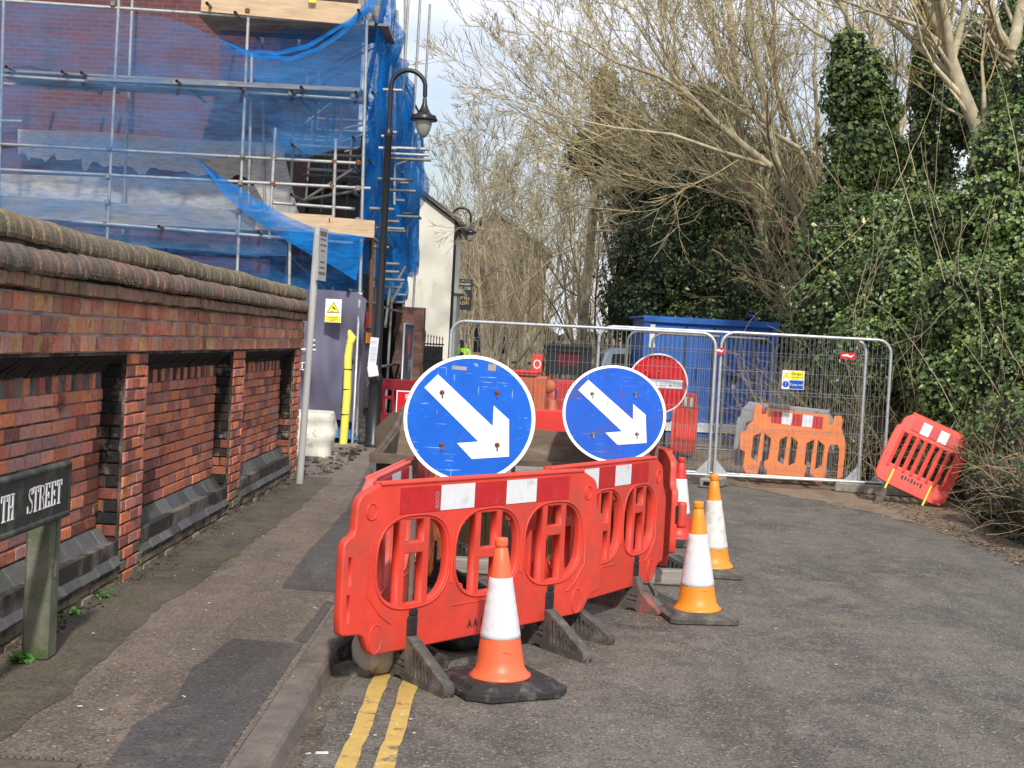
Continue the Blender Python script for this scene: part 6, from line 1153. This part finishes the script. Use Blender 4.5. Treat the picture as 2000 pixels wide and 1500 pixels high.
for k,(u,y,h,ln_,lb) in enumerate(((905,55,8.6,(-.06,0),'far bare tree standing right in front of the stone hall, left of its gable peak'),(985,58,8.8,(.02,0),'far bare tree in front of the peak of the stone hall'),(860,66,9.3,(-.05,0),'farthest bare tree showing beyond the cream gable and the second lamp'),(1050,52,7.8,(.0,0),'far bare tree at the right end of the stone hall'),(1105,60,9.0,(-.05,0),'far bare tree between the stone hall and the ivy mass'),(940,75,11.6,(0,0),'far bare tree rising behind the stone hall roof'),(885,50,6.4,(.03,0),'slim far tree at the left corner of the stone hall'),(1015,50,6.8,(.03,0),'slim far tree in front of the right slope of the stone hall roof'),(948,48,6.2,(-.05,0),'low bushy bare tree below the peak of the stone hall'))):
    x=(u-1000)/FP*y; tree('bare_tree',lb,(x,y,0),h,ln_,300+k,PF,.11,'far bare trees round the stone hall',limbs=15,forks=2 if k in (1,3) else 1)
# thicket of saplings, one mass
r=random.Random(5); TH=[]
PT_=dict(PB,step=[.7,.5,.4],rmin=.009,kids=[6,4,3],max=2,tcol=(.36,.29,.18),col=(.34,.29,.19),up=[.05,.1,.06])
for k in range(85):
    u=r.uniform(890,1240); y=r.uniform(44,60) if u<1060 else r.uniform(34,56); x=(u-1000)/FP*y; grow(TH,Vector((x,y,0)),Vector((r.gauss(0,.16),r.gauss(0,.1),1)),r.uniform(2.0,6.4),r.uniform(.02,.06),0,r,PT_)
e=tag(segmesh('sapling_thicket',fix(TH),None),'tangle of thin brown saplings between the stone hall and the ivy','thicket',kind='stuff')
mb=MB(); rows=[]
for j in range(10):
    row=[]
    for i in range(60):
        x=-3+14*i/59; y=64-x*.9; z=(2.3+1.0*noise.noise((x*.6,2,1)))*math.sin(min(1,j/7)*PI/2); row.append((x,y+1.2*noise.noise((x,z,3))-(0 if j else 0),z+.4*noise.noise((x*2,z*2,1))*(j>0)))
    rows.append(row)
mb.grid(rows); tag(mb.build('scrub_bank','drycore'),'dark scrubby bank far behind the thicket','scrub',kind='stuff')
# ---------------------------------------------------------------- ivy
IV=np.array([[.075,.125,.030],[.095,.155,.038],[.13,.195,.046],[.052,.095,.030],[.17,.22,.06],[.075,.12,.040],[.12,.15,.05]])
YW=np.array([[.042,.075,.026],[.032,.060,.020],[.060,.095,.032]])
def ivy(label,els,pal=IV,size=.075,dens0=330,name='ivy_clad_tree',cat='ivy-clad tree',group='ivy masses along the right side',core='core',yellow=.005,mt='leaf',inside=.86,trunk=None):
    cs=[D(u,v,y) for u,v,y,*_ in els]; cx_=sum(c.x for c in cs)/len(cs); cy_=sum(c.y for c in cs)/len(cs); e=E(name,label,cat,(cx_,cy_,0),group=group)
    P_=[];N_=[]; mb=MB()
    for c,(u,v,y,a,bz,*rest) in zip(cs,els):
        s=y/FP; rx_=a*s; rz_=bz*s; ry_=rest[0] if rest else min(rx_,rz_)*.9
        dens=dens0*1.75; area=4*PI*((rx_*ry_)**1.6+(rx_*rz_)**1.6+(ry_*rz_)**1.6)**(1/1.6)/3**(1/1.6); n=int(area*dens*.62)
        q=nr.normal(size=(int(n*1.7),3)); q/=np.linalg.norm(q,axis=1)[:,None]; q=q[q[:,1]<.35][:n]
        lump=np.array([noise.noise(Vector(t)*2.6+Vector(c)*1.3)+.6*noise.noise(Vector(t)*6.5+Vector(c)) for t in q]); fl=np.array([noise.noise(Vector((t[0]*11,t[1]*11,t[2]*4))+Vector(c)) for t in q]); k=1+.26*lump+.10*fl+nr.normal(size=len(q))*.04; k*=np.where(nr.random(len(q))<.25,nr.uniform(.82,1,len(q)),1)
        keep=(lump>-.60)&(fl>-.42); q=q[keep];k=k[keep]
        P_.append(np.array(c)+q*np.array([rx_,ry_,rz_])*k[:,None]); N_.append(q*np.array([1/rx_,1/ry_,1/rz_])*min(rx_,rz_)+nr.normal(size=q.shape)*.55+np.array([0,-.15,.25]))
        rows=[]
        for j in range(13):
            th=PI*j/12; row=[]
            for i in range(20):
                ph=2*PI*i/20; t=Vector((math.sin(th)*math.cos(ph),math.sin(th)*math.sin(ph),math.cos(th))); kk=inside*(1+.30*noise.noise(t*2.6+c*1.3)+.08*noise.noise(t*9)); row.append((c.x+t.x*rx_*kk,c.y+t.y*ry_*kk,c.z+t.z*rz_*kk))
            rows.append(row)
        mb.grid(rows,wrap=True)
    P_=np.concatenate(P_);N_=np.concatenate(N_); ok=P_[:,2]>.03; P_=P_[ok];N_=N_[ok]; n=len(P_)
    mb.build('dark_inner_core',core,e)  # dark volume behind the leaf shell, shade put into its colour
    big=np.array([noise.noise(Vector(p)*.9) for p in P_]); ci=pal[nr.integers(0,len(pal),n)]*(1+.6*big[:,None])*nr.uniform(.7,1.35,(n,1)); yl=nr.random(n)<yellow; ci[yl]=np.array([.30,.26,.03])
    leaves('foliage',P_,N_,np.minimum(1.55,np.exp(nr.normal(-.12,.34,n)))*size*.80,ci,mt,e)
    T=[]; tp=trunk or [(cs[-1].x,cs[-1].y,0),(cs[0].x,cs[0].y,cs[0].z)]
    for a,b in zip(tp,tp[1:]): T.append((*a,*b,.14,.11,0,*TRUNK))
    segmesh('trunk',fix(T),e); return e
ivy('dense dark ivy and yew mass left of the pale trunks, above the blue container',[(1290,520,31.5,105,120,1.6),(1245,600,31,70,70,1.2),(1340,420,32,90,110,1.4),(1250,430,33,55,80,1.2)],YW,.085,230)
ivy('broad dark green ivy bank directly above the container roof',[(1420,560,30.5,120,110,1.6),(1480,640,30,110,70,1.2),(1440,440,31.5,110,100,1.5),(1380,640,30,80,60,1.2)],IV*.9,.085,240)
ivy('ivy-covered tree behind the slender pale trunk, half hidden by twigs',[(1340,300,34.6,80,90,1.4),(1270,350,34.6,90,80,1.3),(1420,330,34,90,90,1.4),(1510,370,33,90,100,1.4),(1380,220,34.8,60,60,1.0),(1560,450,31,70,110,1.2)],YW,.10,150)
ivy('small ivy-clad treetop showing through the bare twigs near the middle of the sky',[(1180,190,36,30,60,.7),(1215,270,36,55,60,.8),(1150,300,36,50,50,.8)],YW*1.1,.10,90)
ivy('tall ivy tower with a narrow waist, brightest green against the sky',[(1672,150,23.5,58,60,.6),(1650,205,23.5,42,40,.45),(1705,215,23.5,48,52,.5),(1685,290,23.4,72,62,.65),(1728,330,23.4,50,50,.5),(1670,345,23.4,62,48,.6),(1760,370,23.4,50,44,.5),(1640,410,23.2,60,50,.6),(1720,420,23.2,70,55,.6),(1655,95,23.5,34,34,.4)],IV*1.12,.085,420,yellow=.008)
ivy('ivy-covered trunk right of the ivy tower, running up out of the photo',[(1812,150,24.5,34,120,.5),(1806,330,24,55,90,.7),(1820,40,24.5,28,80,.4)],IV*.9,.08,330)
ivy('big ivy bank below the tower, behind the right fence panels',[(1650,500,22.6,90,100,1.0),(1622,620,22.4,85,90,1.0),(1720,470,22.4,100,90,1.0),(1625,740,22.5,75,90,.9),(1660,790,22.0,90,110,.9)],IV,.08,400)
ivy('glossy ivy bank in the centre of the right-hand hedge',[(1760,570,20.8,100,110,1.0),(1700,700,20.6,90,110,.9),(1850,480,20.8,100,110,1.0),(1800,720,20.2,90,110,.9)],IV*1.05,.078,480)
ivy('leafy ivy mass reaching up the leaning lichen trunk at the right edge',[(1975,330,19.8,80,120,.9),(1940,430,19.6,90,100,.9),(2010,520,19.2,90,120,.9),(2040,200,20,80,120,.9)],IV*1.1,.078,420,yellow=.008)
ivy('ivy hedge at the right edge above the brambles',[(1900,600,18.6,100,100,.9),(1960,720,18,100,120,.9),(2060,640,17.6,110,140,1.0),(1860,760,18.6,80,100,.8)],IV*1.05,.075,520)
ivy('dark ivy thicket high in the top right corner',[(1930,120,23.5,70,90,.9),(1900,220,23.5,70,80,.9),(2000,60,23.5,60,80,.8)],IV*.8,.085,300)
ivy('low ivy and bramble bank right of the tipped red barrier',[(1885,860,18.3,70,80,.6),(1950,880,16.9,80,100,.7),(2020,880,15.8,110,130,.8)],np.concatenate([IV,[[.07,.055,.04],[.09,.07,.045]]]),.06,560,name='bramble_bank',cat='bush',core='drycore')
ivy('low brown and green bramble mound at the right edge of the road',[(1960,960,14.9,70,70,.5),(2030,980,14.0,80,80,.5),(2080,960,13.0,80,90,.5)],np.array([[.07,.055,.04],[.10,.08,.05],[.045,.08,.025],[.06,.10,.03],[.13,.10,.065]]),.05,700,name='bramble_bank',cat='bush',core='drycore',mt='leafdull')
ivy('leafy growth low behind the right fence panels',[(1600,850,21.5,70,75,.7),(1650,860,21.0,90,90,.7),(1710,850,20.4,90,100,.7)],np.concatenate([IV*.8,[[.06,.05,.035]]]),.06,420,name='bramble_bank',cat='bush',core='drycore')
# dry brambles and dead stems in front of the hedge
r=random.Random(9); BR=[]
PBr=dict(PB,step=[.16,.12],rmin=.003,kids=[4,2],max=1,tcol=(.30,.22,.12),col=(.30,.22,.12),up=[-.07,-.02],kink=.22)
for k in range(260):
    y=r.uniform(12.0,19.5); x=5.05+r.uniform(0,.9)+(.8 if y>14.4 else 0); d=Vector((-.5+r.gauss(0,.5),-.4+r.gauss(0,.6),r.uniform(.3,1.3))); grow(BR,Vector((x,y,r.uniform(0,.5))),d,r.uniform(.4,1.3),r.uniform(.004,.008),0,r,PBr)
for k in range(90):
    y=r.uniform(18.6,21); x=r.uniform(3.9,5.4); grow(BR,Vector((x,y,0)),Vector((r.gauss(-.2,.35),r.gauss(0,.2),1)),r.uniform(.8,2.4),r.uniform(.005,.011),0,r,dict(PBr,up=[.0,0]))
for k in range(60):
    u=r.uniform(1560,1990); v=r.uniform(330,900); y=22.0-(u-1560)*.0125-.5; p_=D(u,v,y); p_.y-=r.uniform(.1,.5); grow(BR,p_,Vector((r.gauss(-.25,.4),-.1,r.choice((1,1,-1)))),r.uniform(.6,2.0),r.uniform(.004,.008),0,r,dict(PBr,up=[.02,0],kids=[1,1],kink=.08,tcol=(.38,.31,.19)))
tag(segmesh('dead_brambles',fix(BR),None),'dry dead bramble stems spilling from the hedge onto the verge','brambles',kind='stuff')
n=17000; yy=nr.uniform(11.8,18.8,n); xx=5.05+np.abs(nr.normal(size=n))*.42+(yy>14.4)*.5; zz=np.abs(nr.normal(size=n))*.42*np.clip((xx-4.9),.10,1.6)+.01
cols=np.array([[.10,.075,.045],[.16,.12,.07],[.06,.09,.03],[.07,.05,.04],[.045,.075,.025],[.05,.10,.03],[.09,.075,.05]])[nr.integers(0,7,n)]*nr.uniform(.7,1.3,(n,1)); P_=np.stack([xx,yy,zz],1)
tag(leaves('bramble_litter',P_,nr.normal(size=P_.shape)*.8+np.array([-.4,-.5,.9]),nr.uniform(.03,.07,n),cols,'leafdull'),'brown dead leaves and brambles along the hedge foot','leaf litter',kind='stuff')
n=1500; yy=nr.uniform(8,19,n); xx=4.45+np.abs(nr.normal(size=n))*.35; P_=np.stack([xx,yy,np.full(n,.012)],1)
tag(leaves('leaf_litter',P_,nr.normal(size=P_.shape)*.25+np.array([0,0,1]),nr.uniform(.015,.045,n),np.array([[.20,.14,.08],[.12,.08,.05],[.26,.18,.10]])[nr.integers(0,3,n)],'leafdull'),'dead leaves and crumbs on the dirt verge','leaf litter',kind='stuff')
c=G(1945,1035); P_=np.array(c)+nr.normal(size=(70,3))*np.array([.12,.1,.06])+np.array([.05,.1,.18]); P_[:,2]=np.abs(P_[:,2]); 
e=E('green_seedling','fresh light green leafy plant in the brown brambles at the right edge','plant',(c.x+.05,c.y+.1,0)); leaves('foliage',P_,nr.normal(size=P_.shape)*.4+np.array([-.3,-.8,.8]),nr.uniform(.07,.13,70),np.array([.10,.24,.05])*nr.uniform(.7,1.3,(70,1)),'leaf',e,shape='long')
# loose branches hanging in front of the ivy
for k,(pts,r0,lb) in enumerate((([(1392,488,28.5),(1430,515,28.3),(1480,545,28.2),(1550,562,28.2)],.035,'pale broken branch lying across the two trunks above the container'),([(1690,620,21.5),(1682,540,21.6),(1665,470,21.8),(1640,420,22)],.022,'reddish dead stem rising above the right fence panels'),([(1855,420,19.4),(1875,470,19.3),(1910,560,19.2),(1870,545,19)],.014,'thin dead stem hanging on the ivy right of centre'),([(1950,640,16.9),(1975,690,16.8),(2010,740,16.6)],.012,'curved dead stem at the right edge of the ivy'),([(1785,450,20.2),(1820,540,20.1),(1860,600,20)],.012,'thin straight dead stem crossing the central ivy bank'),([(1690,600,21.0),(1720,680,20.8),(1760,760,20.2)],.014,'dead stem slanting down behind the last fence post'))):
    W_=[D(*p) for p in pts]; e=E('dead_branch',lb,'branch',W_[0],group='dead branches in the ivy'); T=[]
    fine=[]; 
    for a,b in zip(W_,W_[1:]):
        for i in range(6): fine.append(a.lerp(b,i/6)+rv(rng)*.015)
    fine.append(W_[-1]); m=len(fine)
    for i in range(m-1): T.append((*fine[i],*fine[i+1],r0*(1-.6*i/m),r0*(1-.6*(i+1)/m),0,.34,.28,.16))
    for i in range(0,m-2,3): grow(T,fine[i],(fine[i+1]-fine[i])+rv(rng)*.1,.6,r0*.4,1,rng,dict(PBr,max=1,rmin=.004))
    segmesh('stem',fix(T),e)

print('SEGS',NS,sum(len(m.polygons) for m in bpy.data.meshes))
